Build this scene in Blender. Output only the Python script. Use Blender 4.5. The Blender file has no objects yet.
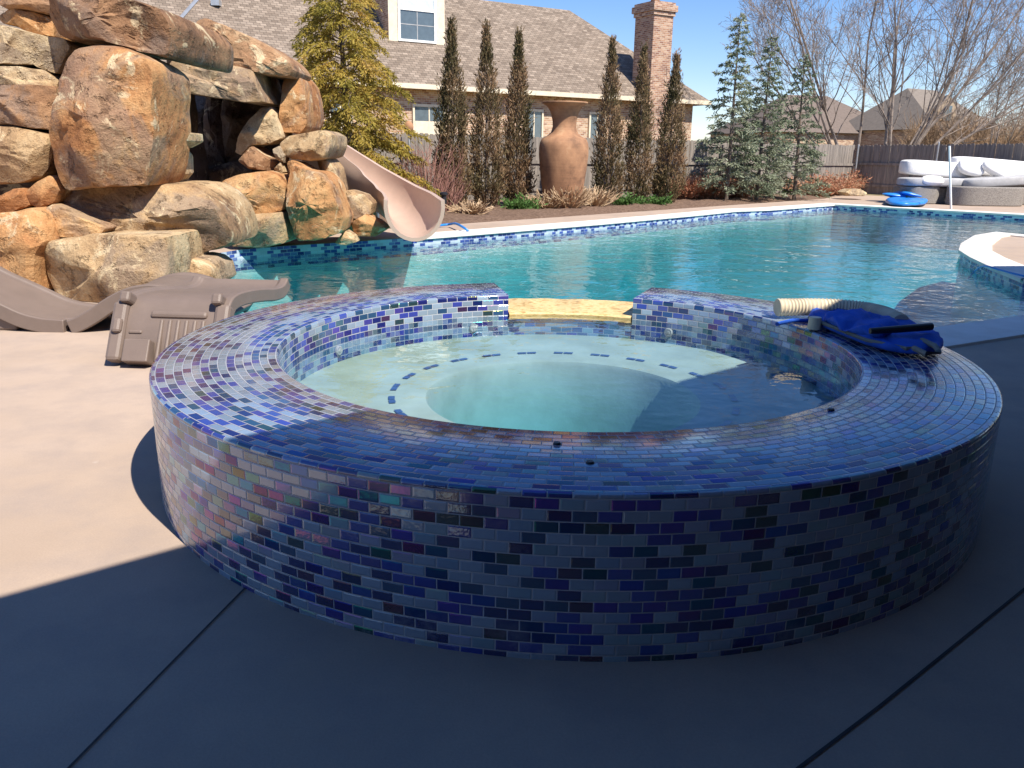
import bpy, bmesh, math, random
from mathutils import Vector, Matrix, noise
R = math.radians
random.seed(7)
sc = bpy.context.scene
COL = sc.collection

# ------------------------------------------------------------------ camera
F_PX, PIT, ROLL, HC = 810.67, .2764, .0137, 1.35
cam = bpy.data.cameras.new('camera'); camo = bpy.data.objects.new('camera', cam); COL.objects.link(camo)
cam.sensor_width = 36; cam.lens = 36*F_PX/1024; cam.clip_end = 1500; cam.clip_start = .05
camo.matrix_world = Matrix.Translation((0,0,HC)) @ Matrix.Rotation(math.pi/2-PIT,4,'X') @ Matrix.Rotation(ROLL,4,'Z')
sc.camera = camo

def ray(px, py):
    x, y = px-512, -(py-384)
    c, s = math.cos(ROLL), math.sin(ROLL); x, y = c*x-s*y, s*x+c*y
    return Vector((x, F_PX*math.cos(PIT)+y*math.sin(PIT), y*math.cos(PIT)-F_PX*math.sin(PIT)))
def at(px, py, z=0):
    d = ray(px, py); t = (z-HC)/d.z
    return Vector((d.x*t, d.y*t, z))
def P(px, py, Y):
    d = ray(px, py); t = Y/d.y
    return Vector((d.x*t, Y, HC+d.z*t))

# ------------------------------------------------------------------ helpers
def tag(o, label=None, cat=None, group=None, kind=None):
    if label: o['label'] = label
    if cat: o['category'] = cat
    if group: o['group'] = group
    if kind: o['kind'] = kind
    return o
def empty(name, label, cat, loc=(0,0,0), group=None):
    o = bpy.data.objects.new(name, None); COL.objects.link(o); o.location = loc
    o.empty_display_size = .2
    return tag(o, label, cat, group)
def auto_uv(me, off=(0,0)):
    uv = me.uv_layers.new(name='UVMap')
    for p in me.polygons:
        n = p.normal
        if abs(n.z) > .97: ua, va = Vector((1,0,0)), Vector((0,1,0))
        else:
            ua = Vector((0,0,1)).cross(n).normalized(); va = n.cross(ua)
        for li in p.loop_indices:
            co = me.vertices[me.loops[li].vertex_index].co
            uv.data[li].uv = (co.dot(ua)+off[0], co.dot(va)+off[1])
def obj_from(name, verts, faces, mat, parent=None, smooth=False, uvs=None, auto=False, sharp=None, fix=False):
    me = bpy.data.meshes.new(name)
    me.from_pydata([tuple(v) for v in verts], [], faces); me.update()
    if uvs is not None:
        l = me.uv_layers.new(name='UVMap')
        l.data.foreach_set('uv', [c for u in uvs for c in u])
    if fix:
        bm = bmesh.new(); bm.from_mesh(me); bmesh.ops.recalc_face_normals(bm, faces=bm.faces[:]); bm.to_mesh(me); bm.free(); me.update()
    if uvs is None and auto: auto_uv(me)
    if smooth:
        me.polygons.foreach_set('use_smooth', [True]*len(me.polygons))
        if sharp: me.set_sharp_from_angle(angle=R(sharp))
    if mat: me.materials.append(mat)
    o = bpy.data.objects.new(name, me); COL.objects.link(o)
    if parent:
        o.parent = parent
        o.matrix_parent_inverse = Matrix.Translation(-Vector(parent.location))   # parts are modelled in world space
    return o
class MB:
    """collects shapes into one mesh"""
    def __init__(s): s.v=[]; s.f=[]
    def box(s, c, size, rz=0, mat=None, taper=1):
        b = len(s.v); m = mat or Matrix.Rotation(rz,4,'Z'); c = Vector(c)
        for z in (-.5,.5):
            k = taper if z>0 else 1
            for x,y in ((-.5,-.5),(.5,-.5),(.5,.5),(-.5,.5)):
                s.v.append(c + m.to_3x3()@Vector((x*size[0]*k,y*size[1]*k,z*size[2])))
        for q in ((3,2,1,0),(4,5,6,7),(0,1,5,4),(1,2,6,5),(2,3,7,6),(3,0,4,7)): s.f.append([b+i for i in q])
    def tube(s, pts, rad, n=8, cap=True):
        pts=[Vector(p) for p in pts]; b=len(s.v); prev=None
        rads = rad if isinstance(rad,(list,tuple)) else [rad]*len(pts)
        for i,p in enumerate(pts):
            t=(pts[min(i+1,len(pts)-1)]-pts[max(i-1,0)]); 
            if t.length<1e-9: t=Vector((0,0,1))
            t.normalize()
            if prev is None:
                a=Vector((0,0,1)) if abs(t.z)<.9 else Vector((1,0,0)); u=t.cross(a).normalized()
            else:
                u=(prev-t*prev.dot(t)).normalized()
            prev=u; w=t.cross(u)
            for k in range(n):
                th=2*math.pi*k/n; s.v.append(p+(u*math.cos(th)+w*math.sin(th))*rads[i])
        for i in range(len(pts)-1):
            for k in range(n):
                k2=(k+1)%n; s.f.append([b+i*n+k, b+i*n+k2, b+(i+1)*n+k2, b+(i+1)*n+k])
        if cap:
            s.f.append([b+k for k in range(n)][::-1]); s.f.append([b+(len(pts)-1)*n+k for k in range(n)])
    def lathe(s, prof, c, n=40, a0=0, a1=2*math.pi, close=False):
        b=len(s.v); full=abs(a1-a0-2*math.pi)<1e-6; cols=n if full else n+1
        for j in range(cols):
            th=a0+(a1-a0)*j/n
            for r,z in prof: s.v.append(Vector((c[0]+r*math.cos(th),c[1]+r*math.sin(th),c[2]+z)))
        m=len(prof)
        for j in range(n):
            j2=(j+1)%cols
            for k in range(m-1+(1 if close else 0)):
                k2=(k+1)%m
                s.f.append([b+j*m+k,b+j2*m+k,b+j2*m+k2,b+j*m+k2])
    def prism(s, poly, z0, z1):
        b=len(s.v); n=len(poly)
        for z in (z0,z1):
            for p in poly: s.v.append(Vector((p[0],p[1],z)))
        s.f.append(list(range(b,b+n))[::-1]); s.f.append(list(range(b+n,b+2*n)))
        for i in range(n):
            j=(i+1)%n; s.f.append([b+i,b+j,b+n+j,b+n+i])
    def ell(s, c, rad, mat=None, e=1.0, nu=28, nv=16, e2=1.0):
        """superellipsoid (pillow)"""
        b=len(s.v); m=(mat or Matrix.Identity(4)).to_3x3(); c=Vector(c)
        sg=lambda x,p: math.copysign(abs(x)**p,x)
        for i in range(nv+1):
            ph=-math.pi/2+math.pi*i/nv
            for j in range(nu):
                th=2*math.pi*j/nu
                q=Vector((rad[0]*sg(math.cos(ph),e2)*sg(math.cos(th),e), rad[1]*sg(math.cos(ph),e2)*sg(math.sin(th),e), rad[2]*sg(math.sin(ph),e2)))
                s.v.append(c+m@q)
        for i in range(nv):
            for j in range(nu):
                j2=(j+1)%nu; s.f.append([b+i*nu+j,b+i*nu+j2,b+(i+1)*nu+j2,b+(i+1)*nu+j])
    def build(s, name, mat, parent=None, smooth=False, auto=False, sharp=40):
        return obj_from(name, s.v, s.f, mat, parent, smooth, auto=auto, sharp=sharp, fix=len(s.f)<60000)

# ------------------------------------------------------------------ materials
def newmat(name):
    m=bpy.data.materials.new(name); m.use_nodes=True; nt=m.node_tree
    for n in list(nt.nodes): nt.nodes.remove(n)
    out=nt.nodes.new('ShaderNodeOutputMaterial'); b=nt.nodes.new('ShaderNodeBsdfPrincipled')
    nt.links.new(b.outputs[0], out.inputs[0]); return m,nt,b,out
class NB:
    def __init__(s,nt): s.nt=nt
    def n(s,t,**k):
        o=s.nt.nodes.new(t)
        for a,v in k.items(): setattr(o,a,v)
        return o
    def l(s,a,b): s.nt.links.new(a,b)
    def m(s,op,a,b=None,c=None):
        o=s.n('ShaderNodeMath',operation=op)
        for i,x in enumerate((a,b,c)):
            if x is None: continue
            if isinstance(x,(int,float)): o.inputs[i].default_value=x
            else: s.l(x,o.inputs[i])
        return o.outputs[0]
    def noise(s,vec,scale,det=4,rough=.6,dist=0):
        o=s.n('ShaderNodeTexNoise'); o.inputs['Scale'].default_value=scale; o.inputs['Detail'].default_value=det
        o.inputs['Roughness'].default_value=rough; o.inputs['Distortion'].default_value=dist
        if vec is not None: s.l(vec,o.inputs['Vector'])
        return o.outputs['Fac']
    def ramp(s,fac,stops,const=False):
        o=s.n('ShaderNodeValToRGB'); e=o.color_ramp.elements
        if const: o.color_ramp.interpolation='CONSTANT'
        while len(e)<len(stops): e.new(.5)
        for i,(p,c) in enumerate(stops):
            e[i].position=p; e[i].color=(*c,1) if len(c)==3 else c
        s.l(fac,o.inputs[0]); return o.outputs[0]
    def mix(s,fac,a,b,mode='MIX'):
        o=s.n('ShaderNodeMix',data_type='RGBA',blend_type=mode)
        for i,x in ((0,fac),(6,a),(7,b)):
            if isinstance(x,(int,float)): o.inputs[i].default_value=x
            elif isinstance(x,tuple): o.inputs[i].default_value=(*x,1)
            else: s.l(x,o.inputs[i])
        return o.outputs[2]
    def bump(s,h,strength=.3,dist=.01,normal=None):
        o=s.n('ShaderNodeBump'); o.inputs['Strength'].default_value=strength; o.inputs['Distance'].default_value=dist
        s.l(h,o.inputs['Height'])
        if normal: s.l(normal,o.inputs['Normal'])
        return o.outputs[0]
def mottled(name, cols, scale=3, rough=.8, bump=.3, bscale=30, bdist=.01, det=6, coord='Object', spec=.3, rand=0.0, stretch=None, objrand=0.0):
    """colour from a noise ramp, second noise as bump"""
    m,nt,b,out=newmat(name); N=NB(nt)
    tc=N.n('ShaderNodeTexCoord'); vec=tc.outputs[coord]
    if stretch:
        mp=N.n('ShaderNodeMapping'); mp.inputs['Scale'].default_value=stretch; N.l(vec,mp.inputs[0]); vec=mp.outputs[0]
    f=N.noise(vec,scale,det)
    if objrand:
        oi=N.n('ShaderNodeObjectInfo'); f=N.m('ADD',f,N.m('MULTIPLY',N.m('SUBTRACT',oi.outputs['Random'],.5),objrand))
    k=len(cols)
    c=N.ramp(f,[(.3+.4*i/max(1,k-1),cols[i]) for i in range(k)])
    if rand:
        g=N.noise(vec,scale*9,3); c=N.mix(N.m('MULTIPLY',g,rand),c,N.mix(1.0,c,c,'MULTIPLY'))
    N.l(c,b.inputs['Base Color']); b.inputs['Roughness'].default_value=rough; b.inputs['Specular IOR Level'].default_value=spec
    if bump: N.l(N.bump(N.noise(vec,bscale,5),bump,bdist),b.inputs['Normal'])
    return m
def tilemat(name, L, H, g, palette, grout, rough=.1, ior=1.5, film=False, tilt=0.0, bond=.5, var=.15, bdist=.002, gvar=0, edge=None, spec=.5, wavy=0.0, scale_z=None):
    m,nt,b,out=newmat(name); N=NB(nt)
    uv=N.n('ShaderNodeUVMap'); sp=N.n('ShaderNodeSeparateXYZ'); N.l(uv.outputs[0],sp.inputs[0])
    v=N.m('DIVIDE',sp.outputs[1],H); row=N.m('FLOOR',v)
    u=N.m('ADD',N.m('DIVIDE',sp.outputs[0],L),N.m('MULTIPLY',N.m('FLOORED_MODULO',row,2.0),bond)); colm=N.m('FLOOR',u)
    fx=N.m('SUBTRACT',u,colm); fy=N.m('SUBTRACT',v,row)
    dx=N.m('MULTIPLY',N.m('MINIMUM',fx,N.m('SUBTRACT',1.0,fx)),L); dy=N.m('MULTIPLY',N.m('MINIMUM',fy,N.m('SUBTRACT',1.0,fy)),H)
    d=N.m('MINIMUM',dx,dy)
    mr=N.n('ShaderNodeMapRange'); mr.inputs['From Min'].default_value=g*.55; mr.inputs['From Max'].default_value=g*.95; N.l(d,mr.inputs[0]); mask=mr.outputs[0]
    cb=N.n('ShaderNodeCombineXYZ'); N.l(colm,cb.inputs[0]); N.l(row,cb.inputs[1])
    wn=N.n('ShaderNodeTexWhiteNoise',noise_dimensions='2D'); N.l(cb.outputs[0],wn.inputs['Vector'])
    acc=0; st=[]
    for w,c in palette: st.append((acc,c)); acc+=w
    c=N.ramp(wn.outputs['Value'],st,True)
    sx=N.n('ShaderNodeSeparateColor'); N.l(wn.outputs['Color'],sx.inputs[0])
    hv=N.n('ShaderNodeHueSaturation'); N.l(c,hv.inputs['Color'])
    N.l(N.m('ADD',1-var,N.m('MULTIPLY',sx.outputs[1],2*var)),hv.inputs['Value'])
    c=hv.outputs[0]
    tc=N.n('ShaderNodeTexCoord')
    blot=N.noise(tc.outputs['Object'],45,4)
    c=N.mix(N.m('MULTIPLY',blot,.35),c,N.mix(1.0,c,(.5,.5,.55),'MULTIPLY'))
    gr=grout
    if gvar:
        gn=N.noise(tc.outputs['Object'],2.5,4); gr=N.ramp(gn,[(.35,tuple(x*(1-gvar) for x in grout)),(.65,grout)])
    c=N.mix(mask,gr,c)
    if scale_z is not None:      # limescale bloom low on the wall
        zz=N.m('SUBTRACT',sp.outputs[1],scale_z); lo=N.ramp(zz,[(.0,(1,1,1)),(.13,(0,0,0))]); ln=N.ramp(N.noise(tc.outputs['Object'],5,6,.75),[(.50,(0,0,0)),(.68,(1,1,1))])
        c=N.mix(N.m('MULTIPLY',N.m('MULTIPLY',lo,ln),.55),c,(.42,.43,.44))
    N.l(c,b.inputs['Base Color'])
    N.l(N.m('ADD',rough,N.m('MULTIPLY',N.m('SUBTRACT',1.0,mask),.7-rough)),b.inputs['Roughness'])
    b.inputs['IOR'].default_value=ior; b.inputs['Specular IOR Level'].default_value=spec
    if film:
        N.l(N.m('MULTIPLY',N.m('MULTIPLY',mask,N.m('GREATER_THAN',sx.outputs[2],.5)),N.m('ADD',60.0,N.m('MULTIPLY',sx.outputs[2],480.0))),b.inputs['Thin Film Thickness'])
        b.inputs['Thin Film IOR'].default_value=1.5
        N.l(N.m('MULTIPLY',mask,.7),b.inputs['Coat Weight']); b.inputs['Coat IOR'].default_value=1.7; b.inputs['Coat Roughness'].default_value=.12; b.inputs['Coat Tint'].default_value=(.80,.90,1,1)
    sm=N.n('ShaderNodeMapRange'); sm.interpolation_type='SMOOTHSTEP'; sm.inputs['From Max'].default_value=g*2.6; sm.inputs['From Min'].default_value=g*.5; N.l(d,sm.inputs[0])
    h=sm.outputs[0]
    if tilt:
        tl=N.m('ADD',N.m('MULTIPLY',N.m('SUBTRACT',sx.outputs[0],.5),N.m('SUBTRACT',fx,.5)),N.m('MULTIPLY',N.m('SUBTRACT',sx.outputs[1],.5),N.m('SUBTRACT',fy,.5)))
        h=N.m('ADD',h,N.m('MULTIPLY',tl,tilt))
    if wavy: h=N.m('ADD',h,N.m('MULTIPLY',N.noise(tc.outputs['Object'],55,2),wavy))
    N.l(N.bump(h,.6,bdist),b.inputs['Normal'])
    return m
def plain(name,c,rough=.6,spec=.4,metal=0,bump=0,bscale=200,bdist=.002,var=.12,scale=6):
    m,nt,b,out=newmat(name); N=NB(nt); tc=N.n('ShaderNodeTexCoord')
    f=N.noise(tc.outputs['Object'],scale,4)
    N.l(N.ramp(f,[(.3,tuple(x*(1-var) for x in c)),(.7,tuple(min(1,x*(1+var)) for x in c))]),b.inputs['Base Color'])
    b.inputs['Roughness'].default_value=rough; b.inputs['Specular IOR Level'].default_value=spec; b.inputs['Metallic'].default_value=metal
    if bump: N.l(N.bump(N.noise(tc.outputs['Object'],bscale,3),bump,bdist),b.inputs['Normal'])
    return m
def watermat(name, tint, wave=(3.0,.02), w2=(14,.004), stretch=(1,1,1), ior=1.33, absorb=None):
    """flat water: see-through sheet with a tint plus a mirror layer by Fresnel"""
    m=bpy.data.materials.new(name); m.use_nodes=True; nt=m.node_tree
    for n in list(nt.nodes): nt.nodes.remove(n)
    N=NB(nt); out=N.n('ShaderNodeOutputMaterial'); tr=N.n('ShaderNodeBsdfTransparent'); gl=N.n('ShaderNodeBsdfGlossy'); mx=N.n('ShaderNodeMixShader'); fr=N.n('ShaderNodeLayerWeight')
    tr.inputs[0].default_value=(*tint,1); gl.inputs['Roughness'].default_value=.02; fr.inputs['Blend'].default_value=.5
    tc=N.n('ShaderNodeTexCoord'); mp=N.n('ShaderNodeMapping'); mp.inputs['Scale'].default_value=stretch; N.l(tc.outputs['Object'],mp.inputs[0])
    a=N.noise(mp.outputs[0],wave[0],3,.5,.4); c=N.noise(mp.outputs[0],w2[0],2,.5,.3)
    h=N.m('ADD',N.m('MULTIPLY',a,wave[1]),N.m('MULTIPLY',c,w2[1]))
    nb=N.bump(h,1.0,1.0)
    N.l(nb,gl.inputs['Normal']); N.l(nb,fr.inputs['Normal'])
    f0=((ior-1)/(ior+1))**2; N.l(N.m('ADD',f0,N.m('MULTIPLY',N.m('POWER',fr.outputs['Facing'],4.6),1-f0)),mx.inputs[0]); N.l(tr.outputs[0],mx.inputs[1]); N.l(gl.outputs[0],mx.inputs[2]); N.l(mx.outputs[0],out.inputs[0])
    if absorb:
        va=N.n('ShaderNodeVolumeAbsorption'); mxa=max(absorb); va.inputs['Density'].default_value=mxa; va.inputs['Color'].default_value=(1-absorb[0]/mxa,1-absorb[1]/mxa,1-absorb[2]/mxa,1); N.l(va.outputs[0],out.inputs['Volume'])
    return m
def leafmat(name, cols, rough=.65, trans=.25, scale=.8):
    m,nt,b,out=newmat(name); N=NB(nt); tc=N.n('ShaderNodeTexCoord')
    f=N.noise(tc.outputs['Object'],scale,3); g=N.noise(tc.outputs['Object'],scale*14,2)
    f=N.m('ADD',N.m('MULTIPLY',f,.6),N.m('MULTIPLY',g,.4))
    k=len(cols); c=N.ramp(f,[(.36+.28*i/max(1,k-1),cols[i]) for i in range(k)])
    N.l(c,b.inputs['Base Color']); b.inputs['Roughness'].default_value=rough; b.inputs['Specular IOR Level'].default_value=.2
    t=N.n('ShaderNodeBsdfTranslucent'); N.l(c,t.inputs[0]); mx=N.n('ShaderNodeMixShader'); mx.inputs[0].default_value=trans
    N.l(b.outputs[0],mx.inputs[1]); N.l(t.outputs[0],mx.inputs[2]); N.l(mx.outputs[0],out.inputs[0])
    return m

M={}
SPA_PAL=[(.43,(.275,.335,.40)),(.19,(.045,.06,.29)),(.15,(.014,.02,.12)),(.11,(.03,.075,.15)),(.05,(.06,.05,.24)),(.04,(.025,.055,.06)),(.03,(.055,.025,.075))]
M['spa_tile']=tilemat('mosaic glass tile',.0669,.03345,.0022,SPA_PAL,(.40,.41,.44),rough=.13,ior=1.95,film=True,tilt=4.5,wavy=.7,gvar=.35,scale_z=.45)
M['band_tile']=tilemat('waterline tile',.11,.05,.004,[(.40,(.46,.54,.64)),(.3,(.05,.09,.33)),(.2,(.025,.05,.2)),(.10,(.14,.2,.42))],(.42,.46,.52),rough=.12,ior=1.5,tilt=.5)
M['deck']=None
def deckmat():
    m,nt,b,out=newmat('sand finish concrete'); N=NB(nt); tc=N.n('ShaderNodeTexCoord'); v=tc.outputs['Object']
    a=N.noise(v,.55,6,.6); c=N.noise(v,3.2,5,.65); s=N.noise(v,140,2,.7)
    col=N.ramp(a,[(.3,(.42,.315,.235)),(.5,(.48,.365,.28)),(.72,(.525,.405,.32))])
    col=N.mix(N.m('MULTIPLY',N.ramp(c,[(.42,(0,0,0)),(.68,(1,1,1))]),.6),col,(.37,.295,.25))
    col=N.mix(N.m('MULTIPLY',s,.45),col,N.mix(1.0,col,(.5,.5,.52),'MULTIPLY'))
    # small pale scuffs
    vo=N.n('ShaderNodeTexVoronoi'); vo.inputs['Scale'].default_value=2.3; N.l(v,vo.inputs['Vector'])
    sp=N.ramp(N.m('ADD',vo.outputs['Distance'],N.m('MULTIPLY',N.noise(v,30,3),.08)),[(.05,(1,1,1)),(.085,(0,0,0))])
    col=N.mix(N.m('MULTIPLY',sp,.3),col,(.6,.53,.47))
    N.l(col,b.inputs['Base Color']); b.inputs['Roughness'].default_value=.82; b.inputs['Specular IOR Level'].default_value=.25
    N.l(N.bump(N.m('ADD',s,N.m('MULTIPLY',c,1.5)),.25,.003),b.inputs['Normal'])
    return m
M['deck']=deckmat()
M['joint']=plain('deck joint',(.05,.045,.045),.9)
M['coping']=mottled('pale cast coping',[(.62,.57,.5),(.72,.67,.6),(.78,.74,.68)],2.5,.75,.2,60,.004)
M['plaster']=mottled('pool plaster',[(.52,.64,.66),(.60,.71,.72),(.66,.76,.76)],1.4,.8,.3,6,.03)
M['spa_plaster']=mottled('spa plaster',[(.36,.335,.25),(.44,.415,.33),(.52,.49,.41)],3.5,.75,.2,20,.01)
M['pool_water']=watermat('pool water',(.93,.98,.98),(1.7,.030),(8,.0055),(1,1,1),1.36,(.44,.122,.098))
M['spa_water']=watermat('spa water',(.93,.97,.98),(2.6,.007),(13,.0014),(1,1,1),1.45,(.75,.235,.105))
M['gold']=mottled('gold quartzite',[(.30,.17,.06),(.62,.42,.17),(.74,.56,.28),(.5,.3,.12)],22,.5,.6,60,.006,stretch=(1,1,3))
M['mulch']=mottled('bark mulch',[(.10,.06,.04),(.20,.125,.085),(.30,.2,.14)],14,.95,1.0,40,.05)
M['grass']=mottled('dormant lawn',[(.16,.13,.07),(.24,.19,.1),(.2,.19,.08)],1.2,.95,.6,40,.03)
def rockmat(name,pal,dark=0.0):
    m,nt,b,out=newmat(name); N=NB(nt); tc=N.n('ShaderNodeTexCoord'); oi=N.n('ShaderNodeObjectInfo')
    of=N.n('ShaderNodeVectorMath',operation='ADD'); N.l(tc.outputs['Object'],of.inputs[0])
    cb=N.n('ShaderNodeCombineXYZ'); 
    for i,k in enumerate((37.,91.,53.)): N.l(N.m('MULTIPLY',oi.outputs['Random'],k),cb.inputs[i])
    N.l(cb.outputs[0],of.inputs[1]); v=of.outputs[0]
    a=N.noise(v,1.5,7,.62,.5); fine=N.noise(v,11,6,.7)
    f=N.m('ADD',N.m('MULTIPLY',a,.8),N.m('MULTIPLY',fine,.2)); f=N.m('ADD',f,N.m('MULTIPLY',N.m('SUBTRACT',oi.outputs['Random'],.5),.14))
    k=len(pal); col=N.ramp(f,[(.33+.34*i/(k-1),pal[i]) for i in range(k)])
    # grey weathering crust and pale cream patches with an outline of their own
    g=N.ramp(N.noise(v,1.1,6,.65,.9),[(.52,(0,0,0)),(.60,(1,1,1))]); col=N.mix(N.m('MULTIPLY',g,.55),col,(.24,.19,.16))
    w=N.ramp(N.noise(v,2.4,7,.7,1.2),[(.565,(0,0,0)),(.62,(1,1,1))]); col=N.mix(N.m('MULTIPLY',w,.75),col,(.72,.58,.37))
    # thin strata
    mp=N.n('ShaderNodeMapping'); mp.inputs['Scale'].default_value=(1,1,3.0); mp.inputs['Rotation'].default_value=(.12,.2,0); N.l(v,mp.inputs[0])
    st=N.noise(mp.outputs[0],2.2,6,.7,.4); col=N.mix(N.m('MULTIPLY',N.ramp(st,[(.52,(0,0,0)),(.6,(1,1,1))]),.2),col,N.mix(1.0,col,(.48,.42,.38),'MULTIPLY'))
    gr_=N.noise(v,70,3,.8); col=N.mix(N.m('MULTIPLY',N.ramp(gr_,[(.4,(1,1,1)),(.62,(0,0,0))]),.4),col,N.mix(1.0,col,(.45,.4,.36),'MULTIPLY'))
    pit=N.ramp(N.noise(v,6,5,.75),[(.36,(1,1,1)),(.44,(0,0,0))]); col=N.mix(N.m('MULTIPLY',pit,.55),col,N.mix(1.0,col,(.4,.34,.3),'MULTIPLY'))
    # dark hairline cracks
    vo=N.n('ShaderNodeTexVoronoi',feature='DISTANCE_TO_EDGE'); vo.inputs['Scale'].default_value=1.1
    dv=N.n('ShaderNodeVectorMath',operation='ADD'); N.l(v,dv.inputs[0]); nn=N.n('ShaderNodeTexNoise'); nn.inputs['Scale'].default_value=1.3; nn.inputs['Detail'].default_value=2; N.l(v,nn.inputs['Vector'])
    sv=N.n('ShaderNodeVectorMath',operation='SCALE'); sv.inputs['Scale'].default_value=.9; N.l(nn.outputs['Color'],sv.inputs[0]); N.l(sv.outputs[0],dv.inputs[1]); N.l(dv.outputs[0],vo.inputs['Vector'])
    g2=N.ramp(N.noise(v,1.7,3),[(.54,(0,0,0)),(.62,(1,1,1))])
    ck=N.ramp(vo.outputs['Distance'],[(.004,(1,1,1)),(.014,(0,0,0))]); col=N.mix(N.m('MULTIPLY',ck,N.m('MULTIPLY',g2,.08)),col,(.06,.04,.03))
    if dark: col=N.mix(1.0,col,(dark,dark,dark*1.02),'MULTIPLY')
    N.l(col,b.inputs['Base Color']); b.inputs['Roughness'].default_value=.85; b.inputs['Specular IOR Level'].default_value=.25
    h=N.m('ADD',N.m('MULTIPLY',a,1.0),N.m('ADD',N.m('MULTIPLY',fine,.35),N.m('MULTIPLY',st,.18))); h=N.m('SUBTRACT',h,N.m('MULTIPLY',N.m('MULTIPLY',ck,g2),.02))
    h=N.m('SUBTRACT',N.m('ADD',h,N.m('MULTIPLY',gr_,.10)),N.m('MULTIPLY',pit,.22)); N.l(N.bump(h,.9,.08),b.inputs['Normal'])
    return m
M['rock_o']=rockmat('orange sandstone',[(.23,.10,.045),(.44,.20,.08),(.54,.29,.125),(.62,.40,.20)])
M['rock_t']=rockmat('tan sandstone',[(.28,.17,.095),(.47,.31,.165),(.59,.43,.25),(.68,.54,.34)])
M['rock_b']=rockmat('brown sandstone',[(.17,.095,.055),(.33,.18,.095),(.43,.25,.135),(.5,.34,.2)])
M['rock_d']=rockmat('shade toned sandstone',[(.10,.06,.045),(.16,.1,.07),(.2,.14,.1),(.25,.19,.14)],.55)  # same sandstone with the cave's shade put into its colour
M['roof']=tilemat('asphalt shingles',.24,.14,.010,[(.3,(.235,.185,.145)),(.3,(.265,.21,.165)),(.2,(.205,.16,.125)),(.2,(.30,.24,.19))],(.085,.068,.055),rough=.9,bdist=.012,spec=.1)
M['brick']=tilemat('tan brick',.21,.078,.009,[(.3,(.43,.26,.16)),(.25,(.52,.34,.22)),(.2,(.37,.2,.13)),(.25,(.57,.41,.28))],(.55,.48,.4),rough=.85,bdist=.004,spec=.15)
M['brick_c']=tilemat('chimney brick',.21,.078,.009,[(.3,(.36,.2,.13)),(.25,(.45,.27,.18)),(.2,(.27,.14,.1)),(.25,(.5,.34,.24))],(.5,.43,.37),rough=.85,bdist=.004,spec=.15)
M['brick_dark']=tilemat('dark brick',.21,.078,.009,[(.5,(.16,.09,.065)),(.5,(.2,.12,.085))],(.2,.17,.15),rough=.9,bdist=.004,spec=.15)
M['porch']=plain('stained porch timber',(.10,.07,.05),.7)
M['trim']=plain('cream trim paint',(.72,.62,.47),.5)
M['glass']=plain('window glass',(.10,.13,.15),.06,.8)
M['glass_up']=plain('pale window pane',(.55,.62,.66),.08,.8)
M['fence']=mottled('weathered cedar',[(.15,.132,.115),(.235,.205,.178),(.32,.275,.235)],1.6,.9,.6,10,.012,stretch=(7,7,.7))
M['wood_post']=mottled('grey post',[(.16,.14,.125),(.24,.21,.19)],4,.85,.4,20,.01)
M['steel']=plain('galvanised steel',(.50,.51,.52),.4,.5,.6)
M['whitepole']=plain('white enamel',(.74,.74,.76),.35)
M['slide']=plain('slide plastic',(.50,.36,.285),.36,.5,0,.12,90,.002,.05)
M['lounger']=plain('taupe resin',(.18,.135,.112),.5,.45,0,.35,170,.003,.08)
M['urn']=None
M['bark']=mottled('bark',[(.09,.065,.05),(.16,.12,.095),(.22,.17,.135)],6,.9,.8,14,.02,stretch=(4,4,1))
M['twig']=mottled('pale bark',[(.16,.125,.105),(.25,.20,.17),(.34,.28,.24)],4,.9,.5,14,.02)
M['twig_far']=mottled('brown twigs',[(.19,.125,.08),(.28,.185,.115),(.34,.235,.15)],.9,.9,0)
M['redtwig']=mottled('red twigs',[(.20,.09,.075),(.30,.15,.12),(.36,.21,.16)],3,.9,0)
M['dry']=mottled('dry stems',[(.34,.22,.13),(.48,.34,.21),(.56,.43,.29)],5,.9,0)
M['rust']=leafmat('rusty leaves',[(.34,.14,.08),(.48,.23,.14),(.55,.33,.2)])
M['gold_leaf']=leafmat('golden needles',[(.14,.135,.03),(.32,.26,.05),(.50,.37,.08),(.55,.36,.11)],.7,.45,.9)
M['cyp_leaf']=leafmat('juniper scales',[(.055,.052,.022),(.13,.10,.048),(.24,.155,.085),(.34,.21,.125)],.8,.2,1.1)
M['spruce_leaf']=leafmat('blue green needles',[(.085,.105,.06),(.17,.20,.125),(.26,.28,.19),(.34,.36,.27)],.7,.2,1.0)
M['green_leaf']=leafmat('fresh green leaves',[(.05,.11,.025),(.09,.18,.045),(.15,.25,.08)],.6,.3,3)
M['bluebag']=plain('blue mesh fabric',(.014,.085,.44),.7,.3,0,.5,260,.004,.2,9)
M['bluerubber']=plain('blue vinyl',(.02,.21,.62),.35,.5,0,.1,30,.004,.12)
M['greytrim']=plain('grey webbing',(.16,.165,.15),.8)
M['hose']=plain('ivory hose',(.62,.53,.38),.5)
M['black']=plain('black plastic',(.018,.018,.022),.4)
M['wicker']=None
def wickermat():
    m,nt,b,out=newmat('grey wicker'); N=NB(nt); tc=N.n('ShaderNodeTexCoord'); mp=N.n('ShaderNodeMapping'); mp.inputs['Scale'].default_value=(30,30,55); N.l(tc.outputs['Object'],mp.inputs[0])
    f=N.noise(mp.outputs[0],1.0,2); N.l(N.ramp(f,[(.35,(.16,.14,.125)),(.65,(.30,.275,.245))]),b.inputs['Base Color']); b.inputs['Roughness'].default_value=.8
    N.l(N.bump(f,.7,.01),b.inputs['Normal']); return m
M['wicker']=wickermat()
M['cushion']=plain('grey cushion fabric',(.40,.395,.40),.85,.2,0,.3,60,.01)
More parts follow.
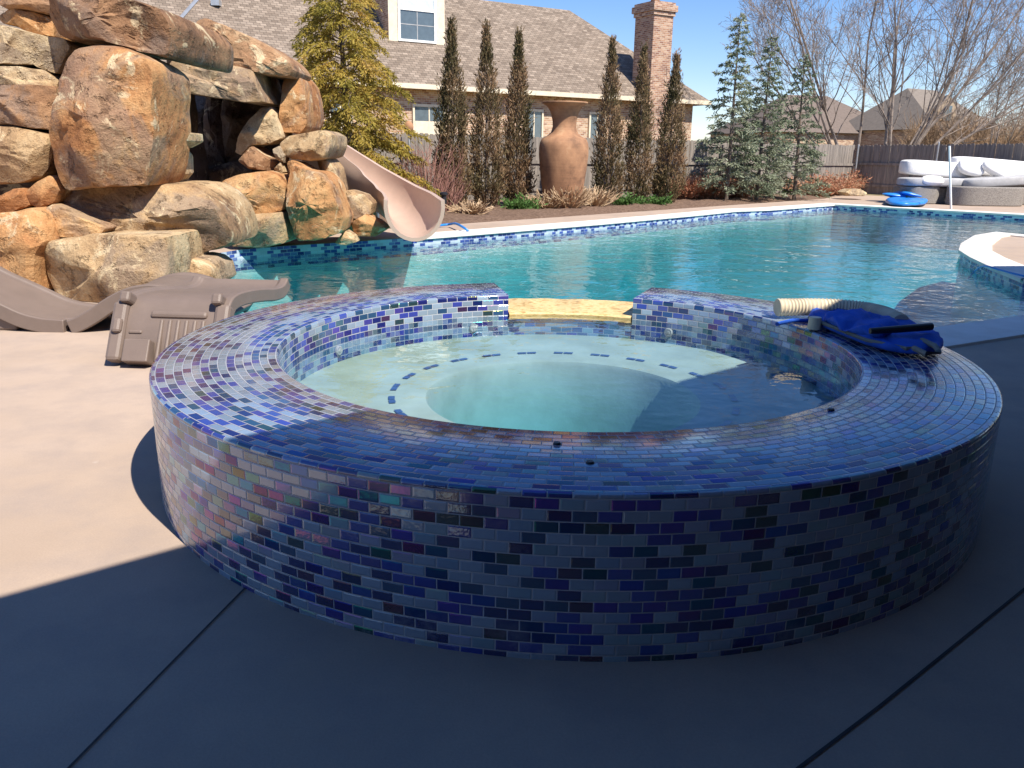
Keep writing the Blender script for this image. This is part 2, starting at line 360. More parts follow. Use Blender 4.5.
M['whitefab']=plain('white cover fabric',(.78,.76,.74),.85,.2,0,.4,12,.03,.06)
M['white']=plain('white plastic',(.8,.8,.78),.3)
M['terracotta']=None
def urnmat():
    m,nt,b,out=newmat('terracotta'); N=NB(nt); tc=N.n('ShaderNodeTexCoord'); v=tc.outputs['Object']
    a=N.noise(v,1.6,6,.65); mp=N.n('ShaderNodeMapping'); mp.inputs['Scale'].default_value=(.3,.3,9); N.l(v,mp.inputs[0]); r=N.noise(mp.outputs[0],3,4)
    c=N.ramp(N.m('ADD',N.m('MULTIPLY',a,.88),N.m('MULTIPLY',r,.12)),[(.34,(.14,.07,.04)),(.46,(.29,.15,.08)),(.58,(.40,.21,.11)),(.70,(.48,.30,.17))])
    N.l(c,b.inputs['Base Color']); b.inputs['Roughness'].default_value=.85; N.l(N.bump(N.m('ADD',N.m('MULTIPLY',r,.4),a),.3,.012),b.inputs['Normal']); return m
M['urn']=urnmat()

# ------------------------------------------------------------------ sun and sky
SUN_AZ, SUN_EL = R(42), R(52)
sd=Vector((math.sin(SUN_AZ)*math.cos(SUN_EL),-math.cos(SUN_AZ)*math.cos(SUN_EL),math.sin(SUN_EL)))
sl=bpy.data.lights.new('sun','SUN'); sl.energy=4.8; sl.angle=R(.53); sl.color=(1,.935,.83)
so=bpy.data.objects.new('sun',sl); COL.objects.link(so); so.rotation_euler=sd.to_track_quat('Z','Y').to_euler(); so.location=(5,-5,20)
w=bpy.data.worlds.new('World'); sc.world=w; w.use_nodes=True; N=NB(w.node_tree)
bg=[n for n in w.node_tree.nodes if n.type=='BACKGROUND'][0]
sky=N.n('ShaderNodeTexSky',sky_type='NISHITA'); sky.sun_disc=False; sky.sun_elevation=SUN_EL; sky.sun_rotation=math.pi-SUN_AZ
sky.air_density=1.0; sky.dust_density=.12; sky.ozone_density=1.3; sky.altitude=600
hs=N.n('ShaderNodeHueSaturation'); hs.inputs['Saturation'].default_value=1.25; N.l(sky.outputs[0],hs.inputs['Color']); mt=N.mix(1.0,hs.outputs[0],(.93,.93,1.10),'MULTIPLY'); N.l(mt,bg.inputs[0]); bg.inputs[1].default_value=.09
sc.view_settings.view_transform='Standard'; sc.view_settings.look='None'; sc.view_settings.exposure=.76; sc.view_settings.gamma=1
sc.cycles.max_bounces=8; sc.cycles.transparent_max_bounces=16; sc.cycles.caustics_reflective=False; sc.cycles.caustics_refractive=False
sc.cycles.use_denoising=True; sc.cycles.sample_clamp_indirect=6

# ------------------------------------------------------------------ pool outline
S, RO, RI = .5017, 1.806, 1.305
SC = Vector((.242,3.757,0))
def sp(a, r, z=0):     # a: degrees clockwise from +y about the spa centre
    return Vector((SC.x+r*math.sin(R(a)), SC.y+r*math.cos(R(a)), z))
G0, G1 = -12.0, 22.5
A_R, A_L = 33.0, -46.0
far0=at(437,236)
CORNER=at(834,204.5)
pool=[Vector((2.45,6.02,0)),Vector((3.5,6.6,0)),Vector((4.6,7.2,0)),Vector((6.2,8.0,0)),Vector((7.1,8.35,0)),Vector((6.9,8.75,0))]
isl=[at(1024,279.5),at(1000,270),at(988,265),at(972,257.5),at(961,250.5),at(963,244),at(976,236),at(996,232.8),at(1024,235.5)]
pool+=isl+[Vector((12.6,16.0,0)),Vector((15.5,14.6,0)),Vector((18.2,16.5,0)),at(1024,215),CORNER]
fe=[at(770,209.2),at(734,210.5),at(700,214),at(650,218.5),at(600,223),at(550,227),at(500,231),at(465,233.8),far0]
pool+=fe
lf=[at(385,239.5),at(330,243),at(290,245.5),at(240,249.5),at(212,254),at(195,262),at(186,272),Vector((-3.05,7.55,0)),Vector((-2.2,6.2,0))]
pool+=lf
back=[sp(a,RO-.08) for a in range(int(A_L),int(A_R)+1,5)]
poolpoly=pool+back                      # counter-clockwise seen from above?
front=[sp(a,RO-.08) for a in [A_L-k*(360-(A_R-A_L))/40 for k in range(0,41)]]
holepoly=pool+front
def area(p): return .5*sum(p[i].x*p[(i+1)%len(p)].y-p[(i+1)%len(p)].x*p[i].y for i in range(len(p)))
def fill(loops, z):
    bm=bmesh.new(); 
    for lp in loops:
        vs=[bm.verts.new((p[0],p[1],z)) for p in lp]
        for i in range(len(vs)): bm.edges.new((vs[i],vs[(i+1)%len(vs)]))
    bmesh.ops.triangle_fill(bm,use_beauty=True,use_dissolve=False,edges=bm.edges[:])
    for f in bm.faces:
        if f.normal.z<0: f.normal_flip()
    return bm
def bm_obj(name,bm,mat,parent=None,kind=None,uv=False):
    me=bpy.data.meshes.new(name); bm.to_mesh(me); bm.free(); me.materials.append(mat)
    if uv: auto_uv(me)
    o=bpy.data.objects.new(name,me); COL.objects.link(o)
    if parent: o.parent=parent
    if kind: o['kind']=kind
    return o
def offset(pts,d,closed=False):
    out=[]; n=len(pts)
    for i,p in enumerate(pts):
        a=pts[i-1] if (i>0 or closed) else None; b=pts[(i+1)%n] if (i<n-1 or closed) else None
        ns=[]
        if a is not None: t=(p-a).normalized(); ns.append(Vector((t.y,-t.x,0)))
        if b is not None: t=(b-p).normalized(); ns.append(Vector((t.y,-t.x,0)))
        m=sum(ns,Vector()); m.normalize(); k=1/max(.5,m.dot(ns[0])); out.append(p+m*d*k)
    return out
# outward is to the right of travel when the loop runs counter-clockwise
bed_line=[]
u_far=(CORNER-far0).normalized(); n_far=Vector((-u_far.y,u_far.x,0))
bedA=far0-u_far*2.2+n_far*1.55; bedB=CORNER+u_far*3.3+n_far*1.75
fc0=at(851,194.0)
deck_outer=[Vector((-30,-12,0)),Vector((32,-12,0)),Vector((32,16,0)),fc0+Vector((7.4,-12.4,0)),fc0+Vector((-.05,-.35,0)),fc0+Vector((-1.1,-1.3,0)),bedB,bedA,Vector((-9,17,0)),Vector((-30,12,0))]
bm_obj('pool_deck',fill([deck_outer,holepoly],0),M['deck'],kind='structure')
gs=400
bm_obj('ground',fill([[(-gs,-gs),(gs,-gs),(gs,gs),(-gs,gs)],holepoly],-.03),M['grass'],kind='structure')
# flower bed of bark mulch, gently lumpy
def bed():
    vs=[];fs=[];nu,nv=90,14
    L=(bedB-bedA)
    for i in range(nu+1):
        for j in range(nv+1):
            p=bedA+L*(i/nu*1.12-.08)+n_far*(j/nv*6.0+.02)
            z=-.02+.07*min(1,j/2)+.05*noise.noise(p*1.3)+.05*noise.noise(p*4.0)*min(1,j/2)
            vs.append((p.x,p.y,z))
    for i in range(nu):
        for j in range(nv):
            a=i*(nv+1)+j; fs.append([a,a+nv+1,a+nv+2,a+1])
    o=obj_from('flower_bed',vs,fs,M['mulch'],smooth=True); o['kind']='structure'
bed()
# basin
ZF=-1.15; ZW=-.13
fb=fill([offset(poolpoly,.02,True)],ZF)
for v in fb.verts: v.co.z=-2.25+1.2*max(0,min(1,(v.co.x+3.5)/9))
bm_obj('pool_floor',fb,M['plaster'],kind='structure')
wb=MB(); wb.prism([(p.x,p.y) for p in offset(poolpoly,.035,True)],-2.6,ZW)
bmw=bmesh.new(); mm=bpy.data.meshes.new('t'); mm.from_pydata([tuple(v) for v in wb.v],[],wb.f); bmw.from_mesh(mm); bmesh.ops.recalc_face_normals(bmw,faces=bmw.faces); bmesh.ops.triangulate(bmw,faces=[f for f in bmw.faces if len(f.verts)>4])
bm_obj('pool_water',bmw,M['pool_water'],kind='structure')
def wallstrip(name,pts,z0,z1,mat,off=0):
    vs=[];fs=[];uv=[];s=0
    if off: pts=offset(pts,-off)
    for i,p in enumerate(pts):
        if i: s+=(p-pts[i-1]).length
        vs+= [(p.x,p.y,z0),(p.x,p.y,z1)]
        if i:
            a=2*(i-1); L=(p-pts[i-1]).length
            fs.append([a+1,a+3,a+2,a]); uv+=[(s-L,z1),(s,z1),(s,z0),(s-L,z0)]
    return obj_from(name,vs,fs,mat,uvs=uv)
wp=[back[-1]]+pool+[back[0]]
o=wallstrip('pool_wall',wp,-2.4,-.30,M['plaster']); o['kind']='structure'
o=wallstrip('waterline_tiles',wp,-.30,-.002,M['band_tile']); o['kind']='structure'
def coping(pts,wid,name='pool_coping'):
    a=offset(pts,-.035); b=offset(pts,wid); vs=[];fs=[]
    prof=lambda p,q:[(p.x,p.y,-.035),(p.x,p.y,.008),((p*.93+q*.07).x,(p*.93+q*.07).y,.02),(q.x,q.y,.02),(q.x,q.y,.0)]
    for p,q in zip(a,b): vs+=prof(p,q)
    m=5
    for i in range(len(pts)-1):
        for k in range(m-1): fs.append([i*m+k,i*m+k+1,(i+1)*m+k+1,(i+1)*m+k])
    o=obj_from(name,vs,fs,M['coping'],smooth=True,sharp=30); o['kind']='structure'
coping([sp(A_R,RO+.02)]+pool[:6]+isl[:1],.5)
coping(isl+pool[15:18],.42)
coping([pool[17],at(1024,215),CORNER]+fe+[at(415,237.5)],.40)
# sawn joints in the deck
for nm,pts,wd in (('deck_joint',[at(246,588),at(150,686),at(68,770),at(-60,905)],.007),('deck_joint',[at(760,800),at(800,768),at(880,707),at(1024,590),at(1120,520)],.009)):
    vs=[];fs=[]
    a=offset(pts,wd/2);b=offset(pts,-wd/2)
    for p,q in zip(a,b): vs+=[(p.x,p.y,.004),(q.x,q.y,.004)]
    for i in range(len(pts)-1): fs.append([2*i,2*i+1,2*i+3,2*i+2])
    o=obj_from(nm,vs,fs,M['joint']); o['kind']='structure'

# ------------------------------------------------------------------ spa
spa=empty('hot_tub','raised round hot tub clad in blue and white mosaic glass tiles, beside the pool','hot tub',tuple(SC))
def arc_solid(prof, a0, a1, n, caps=True):
    """prof: list of (r,z); returns verts, faces, uvs with running tile coordinates"""
    vs=[];fs=[];uv=[]
    m=len(prof); vv=[0]
    rm=(RO+RI)/2
    for i in range(n+1):
        a=a0+(a1-a0)*i/n
        for r,z in prof: vs.append(sp(a,r,z))
    # v coordinate along the profile, anchored at the top outer edge
    d=[0]
    for k in range(1,m): d.append(d[-1]+math.hypot(prof[k][0]-prof[k-1][0],prof[k][1]-prof[k-1][1]))
    for i in range(n):
        t0,t1=R(a0+(a1-a0)*i/n),R(a0+(a1-a0)*(i+1)/n)
        for k in range(m-1):
            fs.append([i*m+k,i*m+k+1,(i+1)*m+k+1,(i+1)*m+k])
            r=prof[k][0] if abs(prof[k][0]-prof[k+1][0])<.012 else rm
            if r>rm: s=RO
            elif r<rm-.01: s=RI
            else: s=rm
            uv+=[(t0*s,d[k]),(t0*s,d[k+1]),(t1*s,d[k+1]),(t1*s,d[k])]
    if caps:
        for i,rev in ((0,True),(n,False)):
            f=[i*m+k for k in range(m)]
            f=f if rev else f[::-1]
            fs.append(f); uv+=[((vs[j]-SC).to_2d().length+.013,vs[j].z) for j in f]
    return vs,fs,uv
bv=.010
prof=[(RO,-.45),(RO,S-bv),(RO-bv*.3,S-bv*.3),(RO-bv,S),(RI+bv,S),(RI+bv*.3,S-bv*.3),(RI,S-bv),(RI,-.75)]
vs,fs,uv=arc_solid(prof,G1,360+G0,150)
vs=[Vector((v.x,v.y,v.z)) for v in vs]
o=obj_from('tiled_wall',vs,fs,M['spa_tile'],spa,True,uvs=uv,sharp=50,fix=True)
ZL=.375
prof=[(RO-.004,-.45),(RO-.004,ZL-.03),(RI+.004,ZL-.03),(RI+.004,-.75)]
vs,fs,uv=arc_solid(prof,G0,G1,20,False); obj_from('spillway_sill',vs,fs,M['spa_tile'],spa,uvs=uv,fix=True)
prof=[(RO+.03,ZL-.026),(RO+.035,ZL+.003),(RO+.02,ZL+.012),(RI-.01,ZL+.016),(RI-.02,ZL+.006),(RI-.015,ZL-.026)]
vs=[];m=len(prof)
for i in range(31):
    a=G0+.15+(G1-G0-.3)*i/30
    for r,z in prof:
        p=sp(a,r,z); p.z+=.004*noise.noise(p*14); vs.append(p)
fs=[[i*m+k,i*m+k+1,(i+1)*m+k+1,(i+1)*m+k] for i in range(30) for k in range(m-1)]
obj_from('spillway_ledge',vs,fs,M['gold'],spa,True,sharp=30,fix=True)
ZS=.372
b=MB(); b.lathe([(RI+.01,.245),(.68,.24),(.655,.232),(.645,.21),(.62,-.18),(.52,-.26),(0.001,-.28)][::-1],(SC.x,SC.y,0),96)
b.build('bench_and_floor',M['spa_plaster'],spa,True)
trimm=plain('navy trim tile',(.05,.075,.2),.3)
trim_me=None
for i in range(24):
    a=i*360/24; vs=[];fs=[]
    for da,db in ((0,3.6),(4.0,7.6)):
        bb=len(vs); vs+=[sp(a+db,.80,.2475),sp(a+da,.80,.2475),sp(a+da,.83,.2475),sp(a+db,.83,.2475)]; fs.append([bb,bb+1,bb+2,bb+3])
    obj_from('trim_tile',vs,fs,trimm,spa)
for a,z in ((-66,.31),(33,.315),(-22,.305)):
    c=sp(a,RI-.012,z); mt=Matrix.Rotation(-R(a),4,'Z')@Matrix.Rotation(R(90),4,'X')
    b=MB(); b.lathe([(.0,.006),(.010,.006),(.013,.003),(.023,.004),(.027,0),(.027,-.01)],(0,0,0),24)
    b.v=[c+mt.to_3x3()@v for v in b.v]; b.build('jet',M['cushion'],spa,True)
for px,py in ((557,444),(831,410),(590,463)):
    p=at(px,py,S); b=MB(); b.lathe([(0.0001,.006),(.010,.006),(.013,.001)],(p.x,p.y,S),16); b.build('deck_plug',M['black'],spa,True)
# water inside the tub
b=MB(); n=120
b.prism([(lambda q:(q.x,q.y))(sp(-360*i/n,RI+.006)) for i in range(n)],-.6,ZS)
o=b.build('spa_water',M['spa_water']); o['kind']='structure'

# ------------------------------------------------------------------ boulders
def rock(label,poly,Y,thick,mat,box=.5,seed=0,facets=6,rough=.036,name='boulder',front=.45,smooth_poly=1,parent=None):
    rnd=random.Random(seed*17+5)
    pts=[P(px,py,Y) for px,py in poly]
    # resample the outline
    def resample(q,n):
        L=[0]
        for i in range(len(q)): L.append(L[-1]+(q[(i+1)%len(q)]-q[i]).length)
        out=[];j=0
        for k in range(n):
            s=L[-1]*k/n
            while L[j+1]<s: j+=1
            out.append(q[j].lerp(q[(j+1)%len(q)],(s-L[j])/max(1e-9,L[j+1]-L[j])))
        return out
    n=72
    q=resample(pts,n)
    for _ in range(smooth_poly): q=[(q[i-1]+q[i]*6+q[(i+1)%n])/8 for i in range(n)]
    c=sum(q,Vector())/n
    sz=max((p-c).length for p in q); mn=min((p-c).length for p in q)
    tf=thick*front; tb=thick-tf
    prof=[(.14,-1),(.30,-1),(.46,-1),(.60,-1),(.72,-.995)]
    for a in (38,24,12,4): a_=R(a); prof.append((max(.8,math.cos(a_)**box),-math.sin(a_)**box))
    prof+=[(1,-.25),(1,.2),(.985,.6),(.93,.9),(.8,1),(.4,1)]
    vs=[];fs=[]
    for sx,dp in prof:
        for k in range(n):
            p=c+(q[k]-c)*sx; p.y+= dp*(tf if dp<0 else tb)+tf*.5
            vs.append(p)
    c0=c.copy(); c0.y+=-tf+tf*.5; c1=c.copy(); c1.y+=tb+tf*.5
    vs+= [c0,c1]; nr=len(prof)
    for i in range(nr-1):
        for k in range(n):
            k2=(k+1)%n; fs.append([i*n+k,i*n+k2,(i+1)*n+k2,(i+1)*n+k])
    for k in range(n):
        k2=(k+1)%n; fs.append([nr*n,k2,k]); fs.append([nr*n+1,(nr-1)*n+k,(nr-1)*n+k2])
    # split faces: tilted planes cut the front, one tends to lie back at the top
    for f_ in range(facets):
        if f_==0: d=Vector((rnd.uniform(-.3,.3),rnd.uniform(-.8,-.5),rnd.uniform(.5,.9))).normalized()
        else: d=Vector((rnd.uniform(-.6,.6),rnd.uniform(-1.0,-.6),rnd.uniform(-.45,.5))).normalized()
        ext=max((v-c).dot(d) for v in vs); lim=ext*rnd.uniform(.70,.90)
        for v in vs:
            e=(v-c).dot(d)-lim
            if e>0: v-=d*e*.95
    o3=Vector((seed*3.1,seed*1.7,seed*.9)); am=min(sz,1.0)
    for idx,v in enumerate(vs):
        d=(v-c).normalized()
        w_=v*1.0+Vector((noise.noise(v*3+o3),noise.noise(v*3-o3),0))*.25
        k=noise.noise(v*2.0+o3)*.8+noise.noise(v*5.5+o3)*.5
        # stepped ledges where layers have broken away
        st=noise.noise(Vector((w_.x*1.6,w_.y*1.6,w_.z*3.2))+o3*2)*3.2; st=(math.floor(st)+min(1,max(0,(st-math.floor(st)-.42)/.16)))/3.2
        v+=d*k*am*rough*.8
        face=max(0,1-(idx//n)/9) if idx<nr*n else (1 if idx==nr*n else 0)
        v.y+=-st*am*.19*face
        v+=Vector((noise.noise(v*9+o3),noise.noise(v*9-o3),noise.noise(v*8+o3*2)))*am*rough*.35
    # local origin at the rock's base
    base=Vector((c.x,c.y,min(v.z for v in vs)))
    if parent: return obj_from(name,vs,fs,mat,parent,True,sharp=28)
    vs=[v-base for v in vs]
    o=obj_from(name,vs,fs,mat,None,True,sharp=22); o.location=base
    tag(o,label,'rock','boulders of the rock waterfall'); return o
O,T,B,D=M['rock_o'],M['rock_t'],M['rock_b'],M['rock_d']
rocks=[
('dark brown rounded boulder at the top left corner of the rock waterfall',[(2,0),(8,8),(16,12),(38,13),(57,17),(63,8),(64,-12),(30,-16),(-2,-12)],8.5,1.0,B,.5),
('huge brown capping slab lying along the top of the rock waterfall',[(57,14),(64,-4),(90,-9),(120,-4),(145,4),(170,12),(181,28),(181,50),(178,60),(160,57),(140,52),(118,45),(90,42),(72,41),(58,38)],8.15,2.2,B,.35),
('orange wedge of rock under the dark corner boulder with a pinkish top',[(2,18),(11,13),(22,10),(47,15),(58,21),(58,38),(40,37),(25,28),(8,25)],8.5,1.0,O,.5),
('long grey brown ledge rock left of the tall boulder, under the orange wedge',[(-16,24),(10,27),(28,31),(50,38),(66,39),(73,47),(70,57),(60,75),(50,72),(44,66),(20,66),(-16,66)],8.15,1.1,T,.4),
('thin pinkish grey slab between the long ledge rock and the square brown block',[(-16,67),(25,68),(45,70),(55,79),(60,80),(59,88),(30,86),(-16,86)],8.1,1.0,T,.4),
('square brown block with a dark slot, left of the tall upright boulder',[(-16,86),(25,85),(58,86),(60,100),(59,130),(40,129),(20,125),(-16,124)],8.05,1.1,B,.4),
('rounded grey boulder with a chipped face at the left edge',[(-16,126),(20,127),(40,131),(56,136),(58,150),(54,168),(45,178),(25,183),(-16,185)],7.95,1.1,T,.55),
('tall upright orange and grey boulder at the centre of the left stack',[(61,80),(66,58),(78,46),(90,42),(106,43),(122,48),(137,53),(150,60),(157,70),(158,90),(157,110),(159,128),(157,150),(155,170),(150,186),(125,187),(90,188),(70,189),(63,179),(60,160),(58,140),(59,110)],7.75,1.2,O,.42),
('small cream ledge stone poking out of the tall boulder into the cave',[(152,131),(163,134),(182,132),(183,141),(170,148),(158,147),(150,142)],8.35,.8,T,.5),
('small upright tan stone below the cream ledge stone at the cave mouth',[(152,148),(162,147),(168,154),(169,175),(160,186),(150,185)],8.3,.9,T,.45),
('small orange stone wedged below the rounded grey boulder',[(29,190),(40,182),(53,175),(60,178),(66,190),(61,202),(45,208),(35,204)],7.8,.8,O,.5),
('small flat orange stone at the left edge, above the yellow streaked boulder',[(-14,197),(6,196),(18,188),(26,190),(33,205),(18,212),(-14,213)],7.75,.8,O,.5),
('big orange boulder with a yellow streak standing on the deck at the left',[(-14,214),(15,212),(32,208),(45,213),(53,225),(56,240),(49,252),(47,275),(48,289),(30,299),(15,298),(8,286),(-2,272),(-14,268)],7.45,1.1,O,.5),
('grey brown boulder at the left edge, behind the seat end of the wavy lounger',[(-18,262),(2,262),(9,280),(14,299),(10,304),(-18,306)],7.3,.9,B,.5),
('low reddish brown rock resting on the left end of the rectangular block',[(46,211),(53,204),(62,206),(78,212),(95,221),(109,228),(102,235),(80,238),(62,236),(54,226)],7.65,.8,O,.5),
('large pale rounded boulder leaning out over the water beside the cave',[(62,204),(70,191),(85,186),(110,184),(140,185),(165,183),(190,184),(205,192),(218,206),(226,220),(231,238),(230,247),(215,250),(197,253),(188,257),(178,252),(174,238),(130,236),(105,234),(82,220)],8.1,1.5,T,.5),
('rectangular tan block with a cream top at the foot of the waterfall',[(45,247),(55,239),(75,237),(105,233),(140,234),(176,234),(178,250),(179,290),(150,300),(60,301),(50,297),(46,275)],7.45,1.2,T,.28),
('tiny orange wedge stone between the rectangular block and the water',[(176,243),(184,250),(189,258),(182,270),(176,264)],7.75,.5,O,.55),
('yellow rock at the water edge right of the rectangular block',[(178,266),(190,257),(205,260),(214,267),(219,283),(206,293),(178,293),(175,277)],7.85,.8,T,.5),
('pale lintel slab spanning the mouth of the dark cave',[(160,82),(172,74),(181,60),(195,57),(215,63),(235,66),(255,70),(261,90),(268,103),(250,103),(225,99),(200,95),(180,92),(162,88)],12.1,1.8,T,.33),
('small orange chunk on the lintel slab, right of the huge capping slab',[(181,30),(190,28),(200,34),(203,48),(197,50),(188,50),(180,47)],11.9,.7,O,.5),
('long reddish slab sloping down at the top right of the waterfall',[(195,18),(205,18),(220,24),(238,31),(255,39),(270,47),(284,56),(293,65),(297,72),(293,78),(275,76),(255,73),(230,69),(212,62),(203,48),(198,34)],12.3,1.5,B,.32),
('upright reddish pillar stone at the right end of the waterfall top',[(285,77),(298,74),(304,82),(308,98),(310,115),(308,127),(302,134),(287,133),(283,120)],12.7,1.4,O,.38),
('pale triangular stone lit by the sun at the right of the cave',[(262,107),(270,106),(277,116),(281,127),(283,138),(271,144),(252,146),(241,156),(235,153),(240,138),(249,122)],12.4,.9,T,.45),
('flat topped tan stone jutting right over the slide top',[(281,142),(290,136),(305,133),(325,130),(333,135),(333,147),(328,158),(315,161),(295,159),(282,153)],12.3,1.6,T,.38),
('brown wedge stone below the pale triangular stone',[(240,161),(252,146),(262,154),(277,163),(273,171),(252,169)],12.2,.9,B,.5),
('little pale pebble stone above the tall orange slab',[(273,149),(279,146),(285,155),(284,163),(276,159)],12.1,.4,T,.55),
('second little pale stone, wedged beside the tall orange slab',[(274,169),(281,162),(285,172),(278,176)],12.1,.4,T,.55),
('broad reddish boulder on top of the pale flat block at the waterline',[(211,201),(226,180),(241,174),(265,171),(280,174),(288,184),(287,209),(272,214),(226,215),(214,209)],11.75,1.2,O,.45),
('pale flat block just above the waterline tiles',[(231,216),(250,214),(284,212),(288,228),(289,242),(265,247),(235,246),(232,230)],11.6,1.2,T,.33),
('tall orange slab standing at the waterline right of the pale flat block',[(284,160),(292,162),(305,170),(322,173),(332,184),(338,202),(345,219),(342,232),(325,238),(299,241),(292,215),(288,190)],11.7,1.3,O,.38),
('yellow lichened stone between the tall orange slab and the slide',[(318,158),(328,158),(336,168),(339,182),(341,193),(332,194),(324,176)],12.7,.9,T,.5),
('ragged tan stone under the slide, upper one of the pair',[(337,192),(350,190),(365,195),(373,204),(372,214),(357,219),(343,215)],12.5,.7,T,.5),
('ragged orange stone near the water under the slide, lower one of the pair',[(351,222),(365,214),(380,222),(388,229),(376,236),(355,236)],12.3,.6,O,.5),
('dark brown stone between the tall orange slab and the slide',[(341,212),(372,211),(370,224),(353,237),(342,234)],12.7,.7,B,.5),
('small tan stone touching the water under the tall orange slab',[(335,243),(345,231),(354,236),(357,242),(346,245)],12.0,.5,T,.5),
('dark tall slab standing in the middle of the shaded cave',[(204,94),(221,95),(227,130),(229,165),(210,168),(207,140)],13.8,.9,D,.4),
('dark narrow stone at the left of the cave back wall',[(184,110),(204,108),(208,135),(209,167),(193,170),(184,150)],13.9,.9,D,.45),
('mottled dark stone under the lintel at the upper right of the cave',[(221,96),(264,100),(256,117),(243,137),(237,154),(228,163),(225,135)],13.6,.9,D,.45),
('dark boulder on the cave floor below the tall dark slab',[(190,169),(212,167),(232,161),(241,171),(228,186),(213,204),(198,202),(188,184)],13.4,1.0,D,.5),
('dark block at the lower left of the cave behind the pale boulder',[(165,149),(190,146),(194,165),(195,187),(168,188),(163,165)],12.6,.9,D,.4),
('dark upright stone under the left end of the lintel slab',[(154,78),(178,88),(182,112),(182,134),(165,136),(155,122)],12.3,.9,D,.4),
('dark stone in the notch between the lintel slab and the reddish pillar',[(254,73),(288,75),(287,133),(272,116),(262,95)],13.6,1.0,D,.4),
]
for i,(lab,poly,Y,th,mt,bx) in enumerate(rocks):
    rock(lab,poly,Y,th,mt,bx*.5,i+1,facets=8 if bx<.5 else 8)
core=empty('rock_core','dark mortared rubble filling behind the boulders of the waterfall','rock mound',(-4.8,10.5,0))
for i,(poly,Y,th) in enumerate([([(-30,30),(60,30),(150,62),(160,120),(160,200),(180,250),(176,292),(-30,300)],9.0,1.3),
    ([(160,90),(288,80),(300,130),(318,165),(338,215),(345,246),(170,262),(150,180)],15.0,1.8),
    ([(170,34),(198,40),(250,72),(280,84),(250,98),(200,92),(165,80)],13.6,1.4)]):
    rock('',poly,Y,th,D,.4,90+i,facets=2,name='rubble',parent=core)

# ------------------------------------------------------------------ the house whose roof shades the near deck (behind the viewpoint)
ed=Vector((.774,.633,0)); ei=Vector((.633,-.774,0)); E0=Vector((-1.59,2.25,0))+Vector((sd.x,sd.y,0))*(3.0/sd.z)
hh=empty('patio_house','tan brick house behind the viewpoint whose patio roof shades the near deck','house',tuple(E0+ei*4))
def hp(t,b,z): p=E0+ed*t+ei*b; return Vector((p.x,p.y,z))
TA,TB=-9,17
b=MB(); 
def quadbox(b,t0,t1,b0,b1,z0,z1):
    k=len(b.v); b.v+=[hp(t0,b0,z0),hp(t1,b0,z0),hp(t1,b1,z0),hp(t0,b1,z0),hp(t0,b0,z1),hp(t1,b0,z1),hp(t1,b1,z1),hp(t0,b1,z1)]
    for q in ((0,1,2,3),(7,6,5,4),(4,5,1,0),(5,6,2,1),(6,7,3,2),(7,4,0,3)): b.f.append([k+i for i in q])
quadbox(b,TA+.3,TB-.3,3.4,11,0,2.95); b.build('wall',M['brick_dark'],hh,auto=True)
b=MB(); k=0
b.v=[hp(TA,0,2.9),hp(TB,0,2.9),hp(TB,11.6,2.9),hp(TA,11.6,2.9),hp(TA,0,3.0),hp(TB,0,3.0),hp(TB,11.6,3.0),hp(TA,11.6,3.0),hp(TA+5.8,5.8,6.2),hp(TB-5.8,5.8,6.2)]
b.f=[[0,1,2,3],[0,4,5,1],[1,5,6,2],[2,6,7,3],[3,7,4,0],[4,8,9,5],[5,9,6],[6,9,8,7],[7,8,4]]
b.build('roof',M['roof'],hh,auto=True)
b=MB(); g0,g1,gp,gk=5.6,14.0,10.6,2.75
b.v=[hp(g0,.02,3.0),hp(g1,.02,3.0),hp(gp,.02,3.0+gk),hp(g0,6,3.0),hp(g1,6,3.0),hp(gp,6,3.0+gk)]
b.f=[[0,2,1],[3,4,5],[0,3,5,2],[1,2,5,4],[0,1,4,3]]; b.build('gable',M['brick'],hh,auto=True)
for t in (-8.6,-4.5,5.0,10.6,16.2):
    b=MB(); quadbox(b,t-.18,t+.18,.25,.61,0,2.92); b.build('porch_post',M['porch'],hh)
for t in (-5,2,9):
    b=MB(); quadbox(b,t-.9,t+.9,3.36,3.41,.3,2.3); f=b.build('window',M['trim'],hh)
    b=MB(); quadbox(b,t-.8,t+.8,3.34,3.37,.4,2.2); b.build('pane',M['glass'],f)

# ------------------------------------------------------------------ neighbour's house
EA,EC=at(302,77,3.9),at(710,101,3.9)
he=Vector((EC.x-EA.x,EC.y-EA.y,0)).normalized(); hn=Vector((-he.y,he.x,0))
WH=4.9; ZR=8.05; PT=(ZR-3.9)/WH; LEN=34.0
nh=empty('neighbour_house','tan brick house with a steep brown shingle roof behind the left fence','house',(EC.x-5,EC.y+2,0))
def nq(t,d,z): p=EC-he*t+hn*d; return Vector((p.x,p.y,z))     # t runs left along the eave, d goes back
b=MB(); b.v=[nq(0,0,3.9),nq(LEN,0,3.9),nq(LEN,2*WH,3.9),nq(0,2*WH,3.9),nq(WH,WH,ZR),nq(LEN,WH,ZR)]
b.f=[[0,4,5,1],[0,3,4],[3,2,5,4],[1,5,2],[0,1,2,3]]; b.build('roof',M['roof'],nh,auto=True)
b=MB()
def nbox(b,t0,t1,d0,d1,z0,z1):
    k=len(b.v); b.v+=[nq(t1,d0,z0),nq(t0,d0,z0),nq(t0,d1,z0),nq(t1,d1,z0),nq(t1,d0,z1),nq(t0,d0,z1),nq(t0,d1,z1),nq(t1,d1,z1)]
    for q in ((3,2,1,0),(4,5,6,7),(0,1,5,4),(1,2,6,5),(2,3,7,6),(3,0,4,7)): b.f.append([k+i for i in q])
nbox(b,.55,LEN-.5,.55,2*WH-.55,-.2,3.82); b.build('wall',M['brick'],nh,auto=True)
